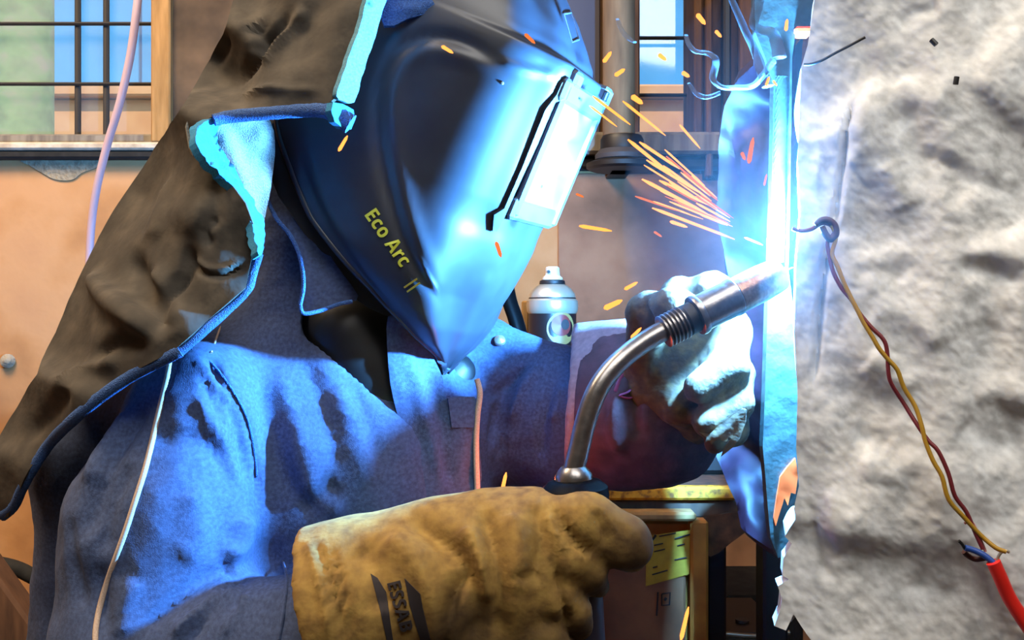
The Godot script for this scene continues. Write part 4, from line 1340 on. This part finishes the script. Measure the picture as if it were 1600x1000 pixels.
func glove_mesh(b: Array, cell: float, cuts: Array, folds: Array, sd: int, layers := [[14.0, 2.2], [50.0, 0.5]]) -> Array:
	var m := nets(b, cell, cuts)
	var c := caster(m)
	var n := face_normals(m[0], m[1])
	var v := rough(m[0], n, layers, sd)
	v = sculpt(v, n, folds3(folds, func(x, y): return c.on(x, y)))
	return [v, m[1]]

func build_right_glove(t: Node3D) -> void:
	var b := bones_of([
		[420, 968, 0.868, 128, 560, 950, 0.862, 130, 0.02], [560, 950, 0.862, 130, 690, 905, 0.858, 112, 0.03],
		[690, 905, 0.858, 112, 800, 880, 0.85, 106, 0.03], [800, 880, 0.85, 104, 850, 860, 0.847, 84, 0.03], [760, 930, 0.853, 100, 790, 1010, 0.855, 92, 0.03],
		# index finger and thumb reaching right over the handle
		[850, 828, 0.836, 55, 915, 818, 0.826, 46, 0.012], [915, 818, 0.826, 46, 975, 846, 0.828, 39, 0.012], [975, 846, 0.828, 39, 992, 858, 0.832, 29, 0.01],
		[850, 830, 0.868, 50, 930, 838, 0.876, 42, 0.012], [930, 838, 0.876, 42, 985, 866, 0.874, 30, 0.01],
		# three fingers closing round the handle
		[838, 862, 0.83, 38, 892, 872, 0.814, 32, 0.007], [892, 872, 0.814, 32, 920, 892, 0.824, 24, 0.006], [920, 892, 0.824, 24, 932, 915, 0.842, 20, 0.006],
		[818, 925, 0.83, 38, 866, 930, 0.814, 31, 0.007], [866, 930, 0.814, 31, 896, 955, 0.824, 24, 0.006], [896, 955, 0.824, 24, 908, 985, 0.842, 20, 0.006],
		[800, 992, 0.832, 38, 846, 1000, 0.816, 34, 0.007], [846, 1000, 0.816, 34, 876, 1026, 0.826, 27, 0.006], [876, 1026, 0.826, 27, 886, 1052, 0.842, 20, 0.006],
	])
	var big := P(478, 930, 0.835)
	var nrm := Vector3(-0.965, -0.255, -0.05).normalized()
	var cuts := [[big + nrm * 4.0, big + nrm * 4.001, 4.0, 4.0], bone([400, 972, 0.868, 119, 545, 953, 0.862, 118])]
	var m := glove_mesh(b, 0.0038, cuts, [
		[-10, 17, 640, 800, 668, 830, 705, 860, 735, 905, 748, 960, 738, 1020], [7, 19, 600, 835, 650, 880, 682, 950, 686, 1020], [-9, 13, 752, 790, 768, 850, 780, 920, 778, 1010], [6, 13, 722, 820, 750, 870, 764, 950],
		[-9, 10, 690, 1020, 704, 950, 722, 890], [6, 16, 800, 800, 812, 860, 806, 930], [-6, 12, 832, 790, 846, 840, 838, 900], [-5, 20, 560, 850, 590, 900, 600, 960],
		[-7, 7, 864, 795, 882, 825, 905, 852, 928, 864], [4, 8, 850, 800, 866, 832, 886, 862], [-6, 6, 860, 862, 870, 900, 882, 945, 888, 980], [-5, 8, 800, 905, 830, 900, 850, 905],
		[-6, 4, 497, 848, 514, 900, 528, 960, 536, 1010], [4, 6, 480, 845, 498, 905, 512, 965, 520, 1010], [-4, 3, 515, 845, 530, 900, 543, 960, 550, 1010], [-5, 7, 930, 800, 945, 830, 950, 850]], 90)
	var stain_shade := PackedColorArray()  # worn finger tips, plus painted shade in the gaps, fold and underside
	for p in m[0]:
		var k := 0.0
		for q in [[P(990, 862, 0.83), 0.05], [P(925, 905, 0.83), 0.03], [P(900, 975, 0.83), 0.032], [P(720, 985, 0.80), 0.04], [P(840, 1000, 0.82), 0.045]]:
			k = maxf(k, smoothstep(q[1], q[1] * 0.3, (p as Vector3).distance_to(q[0])))
		var c1 := Color(1, 1, 1).lerp(Color(0.2, 0.17, 0.18), k * 0.85)
		stain_shade.append(c1)
	M.stained_shaded = M.leather.duplicate()
	M.stained_shaded.vertex_color_use_as_albedo = true
	var g := part(t, "right_glove", raw(m[0], face_normals(m[0], m[1]), m[1], stain_shade), M.stained_shaded, Transform3D(), "mustard suede gauntlet glove gripping the torch handle")
	var c := Caster.new(m[0], m[1], face_normals(m[0], m[1]))
	# printed emblem: two slanted bars and the lettering between
	var patch := func(l: Array) -> ArrayMesh:
		return sheet(outline2(l), func(x, y): return c.depth(x, y) - 0.0006, 0.0016, 7.0)
	part(g, "emblem_bar", patch.call([579, 896, 590, 903, 603, 925, 616, 1012, 606, 1008, 592, 945]), M.ink)
	part(g, "emblem_bar", patch.call([632, 904, 656, 928, 660, 950, 674, 1008, 660, 1012, 640, 945]), M.ink)
	part(g, "lettering", lettering("ESSAB", c, Vector2(606, 912), Vector2(27, 100), 20.0, 0.0012), M.ink)

func build_left_glove(t: Node3D) -> void:
	var b := bones_of([
		[890, 645, 1.14, 118, 985, 635, 1.09, 118, 0.03], [985, 635, 1.09, 112, 1035, 620, 1.05, 92, 0.04], [1035, 640, 1.06, 88, 1060, 690, 1.06, 52, 0.04]])
	var big := P(905, 640, 1.12)
	var nrm := Vector3(-1, 0.05, -0.1).normalized()
	var m := glove_mesh(b, 0.005, [[big + nrm * 4.0, big + nrm * 4.001, 4.0, 4.0]], [[-7, 10, 1000, 590, 990, 640, 1000, 690], [-6, 8, 1035, 580, 1050, 620, 1060, 650], [6, 12, 970, 600, 960, 660, 970, 710], [-6, 8, 960, 590, 985, 570, 1010, 560]], 100)
	var g := part(t, "left_glove", raw(m[0], face_normals(m[0], m[1]), m[1]), M.maroon, Transform3D(), "dark maroon gauntlet glove steadying the torch")
	# pale cuff band round the wrist end
	var cb := bones_of([[880, 640, 1.145, 118, 935, 632, 1.12, 123, 0.02], [935, 632, 1.12, 123, 985, 612, 1.09, 113, 0.02]])
	var b1 := P(892, 620, 1.12)
	var b2 := P(985, 560, 1.08)
	var n2 := Vector3(0.86, -0.5, 0.1).normalized()
	var cm := glove_mesh(cb, 0.005, [[b1 + nrm * 4.0, b1 + nrm * 4.001, 4.0, 4.0], [b2 + n2 * 4.0, b2 + n2 * 4.001, 4.0, 4.0]], [], 101)
	part(g, "cuff_band", raw(cm[0], face_normals(cm[0], cm[1]), cm[1]), M.cuff, Transform3D(), "pale lavender cuff band")
	# hand: thumb over the neck, four fingers closing on the right
	var hb := bones_of([
		[1040, 590, 1.024, 62, 1075, 540, 1.004, 58, 0.03], [1040, 590, 1.024, 62, 1080, 620, 1.014, 60, 0.03],
		# thumb
		[1010, 550, 0.995, 34, 1012, 490, 0.960, 30, 0.012], [1012, 490, 0.960, 30, 1050, 476, 0.930, 26, 0.01], [1050, 476, 0.930, 26, 1078, 480, 0.935, 20, 0.008],
		# back of the hand, knuckles
		[1062, 540, 1.035, 40, 1116, 458, 1.025, 33, 0.02],
		# index
		[1062, 520, 0.995, 34, 1062, 464, 0.980, 28, 0.012], [1062, 464, 0.980, 28, 1112, 452, 0.960, 26, 0.009], [1112, 452, 0.960, 26, 1130, 470, 0.945, 21, 0.008],
		# middle, ring and little finger, hanging down on the right
		[1080, 560, 0.994, 40, 1140, 520, 0.979, 34, 0.012], [1140, 520, 0.979, 34, 1140, 572, 0.959, 30, 0.008], [1140, 572, 0.959, 30, 1092, 606, 0.954, 24, 0.008],
		[1085, 620, 1.004, 38, 1146, 586, 0.984, 30, 0.01], [1146, 586, 0.984, 30, 1146, 628, 0.964, 29, 0.008], [1146, 628, 0.964, 29, 1106, 660, 0.956, 24, 0.008],
		[1085, 660, 1.014, 32, 1140, 645, 0.989, 26, 0.01], [1140, 645, 0.989, 26, 1145, 672, 0.969, 24, 0.007], [1145, 672, 0.969, 24, 1118, 692, 0.962, 18, 0.007],
		[1050, 600, 0.994, 30, 1062, 640, 0.979, 26, 0.015],
	])
	var hm := glove_mesh(hb, 0.0034, [], [[-4, 5, 1005, 470, 1020, 500, 1040, 520], [-3, 4, 1085, 440, 1090, 460, 1096, 475]], 102, [[30.0, 1.6], [90.0, 0.5]])
	part(g, "hand", raw(hm[0], face_normals(hm[0], hm[1]), hm[1]), M.dark_leather, Transform3D(), "suede hand of the left glove lit by the arc")
	# frayed threads hanging from the lowest finger
	var c := Caster.new(hm[0], hm[1], face_normals(hm[0], hm[1]))
	var rag := PackedVector2Array()
	for q in [[1146, 647], [1159, 638], [1166, 640], [1165, 660], [1156, 685], [1144, 700], [1126, 714], [1131, 701], [1142, 683], [1135, 690], [1129, 689], [1125, 686], [1117, 690], [1111, 695], [1108, 688], [1101, 693], [1104, 684], [1092, 675], [1108, 679], [1122, 665]]:
		rag.append(Vector2(q[0], q[1]))
	part(g, "fringe", sheet(rag, func(x, y): return 0.934 + (1166.0 - x) * 0.00018 + maxf(0.0, y - 690.0) * 0.0002, 0.0025, 5.0, [[1.5, 4, 1160, 645, 1135, 672, 1112, 688]], [[60.0, 1.0]], 103), M.dark_leather, Transform3D(), "torn ragged end of the lowest finger")
	var pm := PackedVector3Array()
	var gc := Caster.new(m[0], m[1], face_normals(m[0], m[1]))
	for q in [[962, 612], [972, 590], [990, 582], [996, 596], [982, 612], [968, 618], [984, 622], [996, 614]]:
		pm.append(gc.on(q[0], q[1], 0.0005))
	part(g, "print_swirl", tube(pm, 0.002, 6, 4, 0.0, 0.5), std(Color(0.5, 0.2, 0.36), 0.7), Transform3D(), "faded pink print")

# =====================================================================  helmet
const TH := 0.418879
const PS := 0.349066
var HF := Vector3(cos(PS) * cos(TH), -sin(TH), sin(PS) * cos(TH))
var HU := Vector3(cos(PS) * sin(TH), cos(TH), sin(PS) * sin(TH))
var HS := Vector3(-sin(PS), 0, cos(PS))
var HO := P(660, 260, 1.04)

func hl(f: float, s: float, u: float) -> Vector3: return HO + HF * f + HS * s + HU * u

func table(tb: Array, u: float) -> float:      # u, value pairs with u falling; smooth between
	var n := tb.size() / 2
	if u >= tb[0]:
		return tb[1]
	for i in n - 1:
		if u >= tb[i * 2 + 2]:
			var t: float = (u - tb[i * 2]) / (tb[i * 2 + 2] - tb[i * 2])
			var a: float = tb[maxi(i - 1, 0) * 2 + 1]
			var d: float = tb[mini(i + 2, n - 1) * 2 + 1]
			var b: float = tb[i * 2 + 1]
			var c: float = tb[i * 2 + 3]
			var r: float = cubic_interpolate(b, c, a, d, t)
			return clampf(r, minf(b, c) - 0.002, maxf(b, c) + 0.002)
	return tb[n * 2 - 1]

func build_helmet() -> void:
	var t := thing("welding_helmet", "dark blue grey welding helmet with yellow lettering and a bright lens window", "helmet", HO)
	var ff := [0.222, 0.02, 0.205, 0.043, 0.19, 0.06, 0.173, 0.078, 0.145, 0.1, 0.134, 0.108, 0.130, 0.119, 0.114, 0.1195, 0.0, 0.117, -0.02, 0.1175, -0.037, 0.12, -0.0765, 0.1185, -0.12, 0.112, -0.14, 0.107, -0.158, 0.102, -0.165, 0.0995]
	var fr := [0.222, -0.02, 0.2, -0.05, 0.15, -0.075, 0.11, -0.088, 0.0635, -0.097, 0.03, -0.097, -0.01, -0.0886, -0.04, -0.0614, -0.073, -0.0266, -0.096, 0.014, -0.118, 0.056, -0.137, 0.082, -0.152, 0.0965, -0.165, 0.0985]
	var ws := [0.222, 0.03, 0.205, 0.062, 0.19, 0.08, 0.15, 0.102, 0.11, 0.112, 0.06, 0.1155, 0.0, 0.1155, -0.04, 0.115, -0.073, 0.111, -0.096, 0.102, -0.118, 0.084, -0.137, 0.056, -0.152, 0.024, -0.165, 0.004]
	var wf := [0.222, 0.015, 0.205, 0.028, 0.19, 0.036, 0.15, 0.05, 0.134, 0.057, 0.130, 0.062, 0.114, 0.063, 0.0, 0.06, -0.037, 0.048, -0.0765, 0.036, -0.12, 0.024, -0.14, 0.016, -0.152, 0.009, -0.165, 0.002]
	var rows := []
	var u := 0.222
	while u > -0.165:
		rows.append(u)
		u -= 0.0012 if u > 0.124 and u < 0.14 else 0.0028
	rows.append(-0.165)
	var nr := rows.size()
	var half := 64
	var cols := half * 2 - 1
	var v := PackedVector3Array()
	for r in nr:
		var uu: float = rows[r]
		var a := table(ff, uu)
		var b := table(fr, uu)
		var w := table(ws, uu)
		var q := minf(table(wf, uu), w * 0.62)
		var d := a - b
		var cr := minf(0.014, d * 0.12)
		var low := smoothstep(0.0, -0.09, uu)
		var ctl := [Vector2(a, -q * 0.8), Vector2(a + 0.001, 0), Vector2(a, q * 0.8), Vector2(a - cr, lerpf(q, w, 0.2 + 0.14 * low)), Vector2(a - d * 0.22, lerpf(q, w, 0.72 + 0.1 * low)), Vector2(a - d * 0.57, w * 0.99), Vector2(b, w), Vector2(b - 0.03, w * 0.98)]
		var line := []
		for k in half:
			var x := float(k) / (half - 1) * 5.0
			var i := mini(int(x), 4)
			line.append((ctl[i + 1] as Vector2).cubic_interpolate(ctl[i + 2], ctl[i], ctl[i + 3], x - i))
		for k in cols:
			var s := k - (half - 1)
			var p: Vector2 = line[absi(s)]
			v.append(hl(p.x, p.y * (1.0 if s >= 0 else -1.0), uu))
	var tr := PackedInt32Array()
	for r in nr - 1:
		for k in cols - 1:
			var i := r * cols + k
			tr.append_array([i, i + cols, i + 1, i + 1, i + cols, i + cols + 1])
	var n := face_normals(v, tr)
	if n[(nr / 2) * cols + half - 1].dot(HF) < 0.0:
		for i in range(0, tr.size(), 3):
			var x := tr[i]
			tr[i] = tr[i + 1]
			tr[i + 1] = x
		n = face_normals(v, tr)
	var c0 := Caster.new(v, tr, n)
	var gr := [[-3.6, 11, 792, 104, 762, 86, 725, 66, 690, 58, 655, 60, 625, 76, 602, 105, 590, 150, 590, 205, 600, 265, 616, 330, 636, 390, 660, 436, 690, 470], [2.6, 14, 780, 118, 740, 94, 690, 80, 650, 88, 622, 120, 614, 170, 620, 240, 636, 320, 658, 385, 684, 440],
		[2.0, 3.5, 648, 390, 660, 415, 672, 438, 684, 458], [2.2, 6, 780, 96, 820, 108, 868, 118], [-1.8, 8, 470, 230, 482, 290, 510, 350, 550, 410, 600, 470], [1.0, 8, 488, 220, 500, 290, 530, 350, 570, 405],
		[1.5, 14, 705, 560, 730, 500, 770, 420]]
	v = sculpt(v, n, folds3(gr, func(x, y): return c0.on(x, y)))
	n = face_normals(v, tr)
	var c := Caster.new(v, tr, n)
	# thickness
	var nv := v.size()
	var all := v.duplicate()
	for i in nv:
		all.append(v[i] - n[i] * 0.0035)
	var tt := tr.duplicate()
	for i in range(0, tr.size(), 3):
		tt.append_array([tr[i] + nv, tr[i + 2] + nv, tr[i + 1] + nv])
	var ring := PackedInt32Array()
	for k in cols:
		ring.append(k)
	for r in range(1, nr):
		ring.append(r * cols + cols - 1)
	for k in range(cols - 2, -1, -1):
		ring.append((nr - 1) * cols + k)
	for r in range(nr - 2, 0, -1):
		ring.append(r * cols)
	for i in ring.size():
		var a := ring[i]
		var b := ring[(i + 1) % ring.size()]
		tt.append_array([a, b, b + nv, a, b + nv, a + nv])
	var shell := part(t, "shell", raw(all, face_normals(all, outward_keep(tt)), tt), M.shell)
	# raised lower rim
	var lip := PackedVector3Array()
	for r in range(nr / 3, nr):
		lip.append(v[r * cols + cols - 1] - n[r * cols + cols - 1] * 0.0012)
	part(t, "rim", tube(lip, 0.0028, 8, 1), M.shell)
	var lip2 := PackedVector3Array()
	for r in range(nr / 3, nr):
		lip2.append(v[r * cols] - n[r * cols] * 0.0012)
	part(t, "rim", tube(lip2, 0.0028, 8, 1), M.shell)
	# lens cover: a frame on the flat front, the window in it
	var hb := Basis(HS, HU, HF)
	var at := func(s: float, uu: float, f: float) -> Transform3D: return Transform3D(hb, hl(f, s, uu))
	var f0 := 0.121
	part(t, "lens_frame", box(Vector3(0.118, 0.02, 0.008), 0.003), M.frame_plastic, at.call(0.0, 0.109, f0))
	part(t, "lens_frame", box(Vector3(0.112, 0.02, 0.008), 0.003), M.frame_plastic, at.call(0.0, 0.001, f0 - 0.002))
	part(t, "lens_frame", box(Vector3(0.008, 0.122, 0.008), 0.003), M.frame_plastic, at.call(0.05, 0.055, f0))
	part(t, "lens_frame", box(Vector3(0.012, 0.122, 0.008), 0.003), M.frame_plastic, at.call(-0.053, 0.055, f0))
	part(t, "lens", box(Vector3(0.1, 0.092, 0.004), 0.001), M.lens, at.call(0.0, 0.055, f0 - 0.001), "bright reflecting filter window")
	part(t, "gasket", sheet(outline2([870, 148, 878, 130, 883, 127, 886, 135, 880, 156, 868, 160, 840, 226, 806, 300, 786, 345, 776, 362, 770, 360, 772, 336, 788, 326, 816, 262, 852, 172]), func(x, y): return c.depth(x, y) - 0.0045, 0.006, 8.0), M.gasket, Transform3D(), "dark gap along the lens cover")
	part(t, "latch", box(Vector3(0.022, 0.018, 0.014), 0.003), M.frame_plastic, at.call(-0.045, 0.123, f0))
	part(t, "latch", box(Vector3(0.018, 0.014, 0.012), 0.003), M.frame_plastic, at.call(0.04, 0.121, f0))
	part(t, "latch_slot", box(Vector3(0.007, 0.009, 0.004), 0.001), M.gasket, at.call(-0.036, 0.123, f0 + 0.0065))
	# small raised badge outline on the forehead
	var bd := PackedVector3Array()
	for q in [[880, 22], [892, 20], [904, 62], [893, 66], [880, 22]]:
		bd.append(c.on(q[0], q[1], 0.0002))
	part(t, "badge_outline", tube(bd, 0.0011, 6, 1), M.frame_plastic)
	part(t, "chin_clip", lathe([0.0, 0, 0.006, 0.001, 0.006, 0.008, 0.003, 0.011], 14), M.frame_plastic, along(hl(0.098, 0.002, -0.158), hl(0.092, 0.002, -0.172)))
	part(t, "rivet", lathe([0.0, 0, 0.0014, 0.0004, 0.001, 0.0012, 0.0, 0.0014], 10), M.tin, along(c.on(785, 130), c.on(785, 130, 0.01)))
	part(t, "lettering", lettering("Eco Arc", c, Vector2(570, 337), Vector2(78, 113), 21.0, 0.0006), M.yellow_print, Transform3D(), "yellow lettering")
	part(t, "lettering", lettering("ll", c, Vector2(632, 447), Vector2(78, 113), 21.0, 0.0016, false), std(Color(0.62, 0.58, 0.22), 0.6), Transform3D(), "dull yellow numeral")
	# head band inside
	part(t, "head_band", tube(PackedVector3Array([hl(0.05, 0.09, 0.05), hl(-0.03, 0.098, 0.055), hl(-0.1, 0.07, 0.06), hl(-0.125, 0.0, 0.06), hl(-0.1, -0.07, 0.06), hl(-0.03, -0.098, 0.055), hl(0.05, -0.09, 0.05)]), 0.009, 10, 5, 0.0, 0.4), M.black)
	# dark neck guard between helmet rim and hood
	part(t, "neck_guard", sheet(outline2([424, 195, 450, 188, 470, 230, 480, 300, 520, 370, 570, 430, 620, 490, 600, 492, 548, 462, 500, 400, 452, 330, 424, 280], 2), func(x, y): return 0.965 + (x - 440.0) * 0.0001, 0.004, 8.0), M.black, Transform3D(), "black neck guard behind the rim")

func outward_keep(t: PackedInt32Array) -> PackedInt32Array: return t

# =====================================================================  torch
func build_torch() -> void:
	var t := thing("welding_torch", "welding torch with curved metal gooseneck and copper nozzle held in the gloves", "torch", P(905, 900, 0.846))
	part(t, "gooseneck", tube(pts([893, 750, 0.846, 905, 700, 0.848, 916, 655, 0.85, 932, 612, 0.853, 955, 578, 0.859, 985, 550, 0.867, 1020, 526, 0.876, 1060, 506, 0.884]), 0.0082, 20, 6), M.torch_metal)
	var a := P(1032, 521, 0.881)
	var b := P(1219, 428, 0.902)
	var ln := a.distance_to(b)
	var xf := along(a, b)
	var pr := []
	for i in 6:            # threaded collar
		var y := 0.002 + i * 0.0034
		pr.append_array([0.0108, y, 0.0134, y + 0.0009, 0.0134, y + 0.0019, 0.0108, y + 0.003])
	part(t, "threaded_collar", lathe(pr, 32), M.torch_metal, xf)
	part(t, "insulator", lathe([0.0118, 0.022, 0.0128, 0.0235, 0.0128, 0.031, 0.0118, 0.0325], 32), M.gasket, xf)
	part(t, "lock_ring", lathe([0.0125, 0.031, 0.0162, 0.032, 0.0168, 0.0345, 0.0162, 0.037, 0.013, 0.038], 36), M.torch_metal, xf)
	part(t, "nozzle_body", lathe([0.0138, 0.036, 0.0148, 0.039, 0.0152, 0.064, 0.0158, 0.066, 0.0158, 0.069, 0.0142, 0.0705], 40), M.torch_metal, xf)
	part(t, "nozzle", lathe([0.0128, 0.068, 0.0148, 0.0705, 0.0148, ln - 0.018, 0.0136, ln - 0.004, 0.0128, ln, 0.0098, ln, 0.0098, ln - 0.02, 0.002, ln - 0.021], 40), M.copper, xf, "copper gas nozzle")
	part(t, "contact_tip", lathe([0.003, ln - 0.02, 0.003, ln - 0.002, 0.0012, ln], 16), M.copper, xf)
	part(t, "wire_tip", lathe([0.0006, ln - 0.004, 0.0006, ln + 0.012], 8), M.tin, xf)
	# handle
	var h0 := P(896, 738, 0.846)
	var h1 := P(916, 1060, 0.85)
	var hx := along(h1, h0)
	var hn := h1.distance_to(h0)
	part(t, "neck_ferrule", lathe([0.0138, hn - 0.008, 0.0145, hn - 0.006, 0.0142, hn - 0.002, 0.0115, hn + 0.002, 0.0092, hn + 0.0045], 32), M.torch_metal, hx)
	part(t, "handle_head", lathe([0.019, hn - 0.04, 0.024, hn - 0.034, 0.0262, hn - 0.018, 0.0255, hn - 0.012, 0.02, hn - 0.007, 0.014, hn - 0.005], 32), M.rubber, hx)
	part(t, "handle", lathe([0.012, 0.0, 0.016, 0.002, 0.0165, 0.05, 0.0172, hn - 0.045, 0.019, hn - 0.04, 0.01, hn - 0.035], 32), std(Color(0.09, 0.085, 0.14), 0.45), hx)
	part(t, "trigger", tube(pts([925, 800, 0.842, 936, 840, 0.843, 938, 880, 0.845]), 0.005, 10, 4), M.black)

# =====================================================================  sparks and smoke
func build_sparks() -> void:
	var o := P(ARC[0], ARC[1], ARC[2])
	var sp := func(x0: float, y0: float, x1: float, y1: float, w: float, d: float, m: Material, label: String, g: String):
		var a := P(x0, y0, d)
		var b := P(x1, y1, d + 0.004)
		var r := w * 0.5 * d / FP
		solo("spark", tube(PackedVector3Array([a, a.lerp(b, 0.12), a.lerp(b, 0.8), b]), [r * 0.4, r, r * 0.85, r * 0.25], 7, 1), m, label, "spark", g)
	var fan := "thin glowing orange spark in the fan flying from the arc"
	for q in [[926, 150, 985, 195, 4.0], [921, 165, 964, 198, 3], [981, 218, 1055, 278, 5], [999, 222, 1062, 264, 4.5], [1003, 280, 1108, 336, 5], [1019, 325, 1148, 374, 4.5], [1047, 346, 1074, 355, 5], [973, 158, 1040, 212, 4], [1062, 195, 1094, 232, 3.5], [1163, 371, 1192, 383, 3.5], [1010, 250, 1100, 305, 4], [1030, 282, 1106, 320, 4.5]]:
		sp.call(q[0], q[1], q[2], q[3], q[4] * 1.15, 0.96, M.spark, fan, "sparks in the fan")
	var rng := RandomNumberGenerator.new()
	rng.seed = 77
	for i in 26:
		var ang := rng.randf_range(0.32, 0.74)
		var r0 := rng.randf_range(55.0, 150.0)
		var ln := rng.randf_range(28.0, 95.0)
		var dir := Vector2(-cos(ang), -sin(ang))
		var a := Vector2(1196, 376) + dir * (r0 + ln)
		var b := Vector2(1196, 376) + dir * r0
		sp.call(a.x, a.y, b.x, b.y, rng.randf_range(1.8, 4.2), rng.randf_range(0.945, 0.99), M.spark if i % 3 else M.spark_dim, fan, "sparks in the fan")
	var big := [
		[905, 353, 956, 361, 6.0, 0.95, "single long spark flying level below the lens window"],
		[944, 482, 972, 469, 9.0, 0.93, "fat bright spark between the spray can and the left glove"],
		[976, 452, 996, 441, 6.0, 0.93, "short spark just above the fat one near the left thumb"],
		[986, 528, 1002, 512, 5.5, 0.9, "spark against the left glove below its thumb"],
		[784, 770, 791, 738, 6.5, 0.86, "upright spark standing over the right glove"],
		[1064, 1000, 1076, 948, 7.0, 0.9, "tall spark in front of the cabinet at the bottom"],
		[529, 236, 543, 212, 6.0, 0.86, "spark under the corner of the hood flap"],
		[690, 72, 708, 83, 6.0, 0.89, "spark on the dark groove at the helmet top"],
		[820, 53, 836, 68, 6.0, 0.9, "dim spark on the helmet forehead"],
		[775, 378, 783, 402, 7.0, 0.9, "pink spark below the lens gasket"],
		[943, 97, 955, 81, 7.0, 0.95, "spark right of the helmet brow, the upper of two"],
		[961, 118, 976, 108, 7.0, 0.95, "spark right of the helmet brow, the lower of two"],
		[1089, 22, 1102, 38, 8.0, 0.95, "rounded spark right of the narrow window, near the top"],
		[1118, 48, 1127, 58, 6.0, 0.95, "small spark before the black upright strip"],
		[1029, 85, 1041, 94, 7.0, 0.95, "spark in front of the blue pane of the right window"],
		[1066, 113, 1077, 120, 7.0, 0.95, "spark on the right edge of the narrow window"],
		[987, 150, 1004, 162, 9.0, 0.93, "ragged bright spark at the left edge of the narrow window"],
		[1170, 255, 1177, 215, 8.0, 0.92, "pinkish upright spark on the steel web"],
		[1159, 238, 1164, 250, 6.0, 0.92, "small pinkish spark left of the upright one on the web"],
		[1197, 134, 1202, 120, 5.0, 0.9, "tiny pale spark near the top of the weld bead"],
		[1208, 126, 1214, 134, 4.0, 0.9, "tiny pale spark right of the other by the weld bead"],
		[1194, 290, 1198, 272, 4.0, 0.9, "faint spark left of the glowing edge"],
		[1228, 48, 1230, 30, 6.0, 0.9, "soft pale spark before the top of the flange"],
		[1022, 362, 1034, 370, 4.0, 0.95, "faint spark below the fan on the brown wall"],
		[900, 303, 912, 308, 4.0, 0.97, "faint spark just right of the lens window"]]
	for q in big:
		sp.call(q[0], q[1], q[2], q[3], q[4], q[5], M.spark_dim if "faint" in q[6] or "pink" in q[6] or "dim" in q[6] else M.spark, q[6], "single sparks")
	# the glow the spatter throws on the sleeve
	var lt := OmniLight3D.new()
	lt.name = "spatter_light"
	lt.light_color = Color(1.0, 0.4, 0.2)
	lt.light_energy = 0.007
	lt.light_size = 0.01
	lt.omni_range = 3.0
	lt.shadow_enabled = true
	lt.position = P(812, 748, 0.99)
	add_child(lt)

func build_smoke() -> void:
	var fog := FogVolume.new()
	fog.name = "weld_fume"
	fog.shape = RenderingServer.FOG_VOLUME_SHAPE_ELLIPSOID
	fog.size = Vector3(0.24, 0.38, 0.24)
	fog.position = P(1205, 340, 0.9)
	var fm := FogMaterial.new()
	fm.albedo = Color(0.9, 0.93, 1.0)
	fm.density = 0.017
	fog.material = fm
	add_child(fog)
	tag(fog, "thin blue lit fume hanging round the welding arc", "smoke")
	fog.set_meta("kind", "stuff")
	var fog2 := FogVolume.new()  # added fog that veils the wool edge in the arc's blue
	fog2.name = "wool_tint_fog"
	fog2.shape = RenderingServer.FOG_VOLUME_SHAPE_ELLIPSOID
	fog2.size = Vector3(0.085, 0.62, 0.1)
	fog2.position = P(1275, 520, 0.84)
	var fm2 := FogMaterial.new()
	fm2.albedo = Color(0.9, 0.93, 1.0)
	fm2.density = 0.07
	fog2.material = fm2
	add_child(fog2)
	tag(fog2, "added fume volume that tints the left edge of the wool blue", "smoke")
	fog2.set_meta("kind", "stuff")
	var wisps := [
		[[1136, -20, 0.92, 1150, 15, 0.92, 1168, 55, 0.92, 1182, 85, 0.92, 1190, 110, 0.91, 1200, 135, 0.905], [0.003, 0.0035, 0.004, 0.005, 0.006], "straight smoke thread slanting down to the arc from the top"],
		[[1190, -20, 0.91, 1184, 10, 0.91, 1178, 38, 0.91, 1190, 47, 0.91, 1204, 50, 0.905, 1212, 62, 0.905, 1218, 90, 0.9], [0.005, 0.0045, 0.004, 0.005, 0.006], "smoke thread with a step in it left of the flange top"],
		[[1072, 55, 0.95, 1076, 68, 0.945, 1086, 80, 0.94, 1105, 83, 0.935, 1118, 92, 0.93, 1117, 108, 0.93, 1114, 124, 0.925, 1128, 136, 0.92, 1150, 137, 0.915, 1176, 134, 0.91, 1192, 118, 0.905, 1208, 95, 0.905], [0.002, 0.003, 0.0036, 0.0038, 0.0042, 0.005, 0.006], "winding smoke thread curling right of the narrow window"],
		[[965, 30, 1.0, 972, 48, 0.99, 982, 60, 0.98, 992, 66, 0.97], [0.0018, 0.003, 0.002], "faint smoke curl before the brown post"],
		[[1076, 130, 0.94, 1088, 146, 0.935, 1104, 152, 0.93, 1125, 145, 0.925], [0.0015, 0.003, 0.003], "faint smoke curl below the winding one"],
	]
	for i in wisps.size():
		solo("smoke_wisp", tube(pts(wisps[i][0]), wisps[i][1], 9, 6, 0.1, 0.5), M.smoke if i < 3 else M.smoke_thin, wisps[i][2], "smoke")
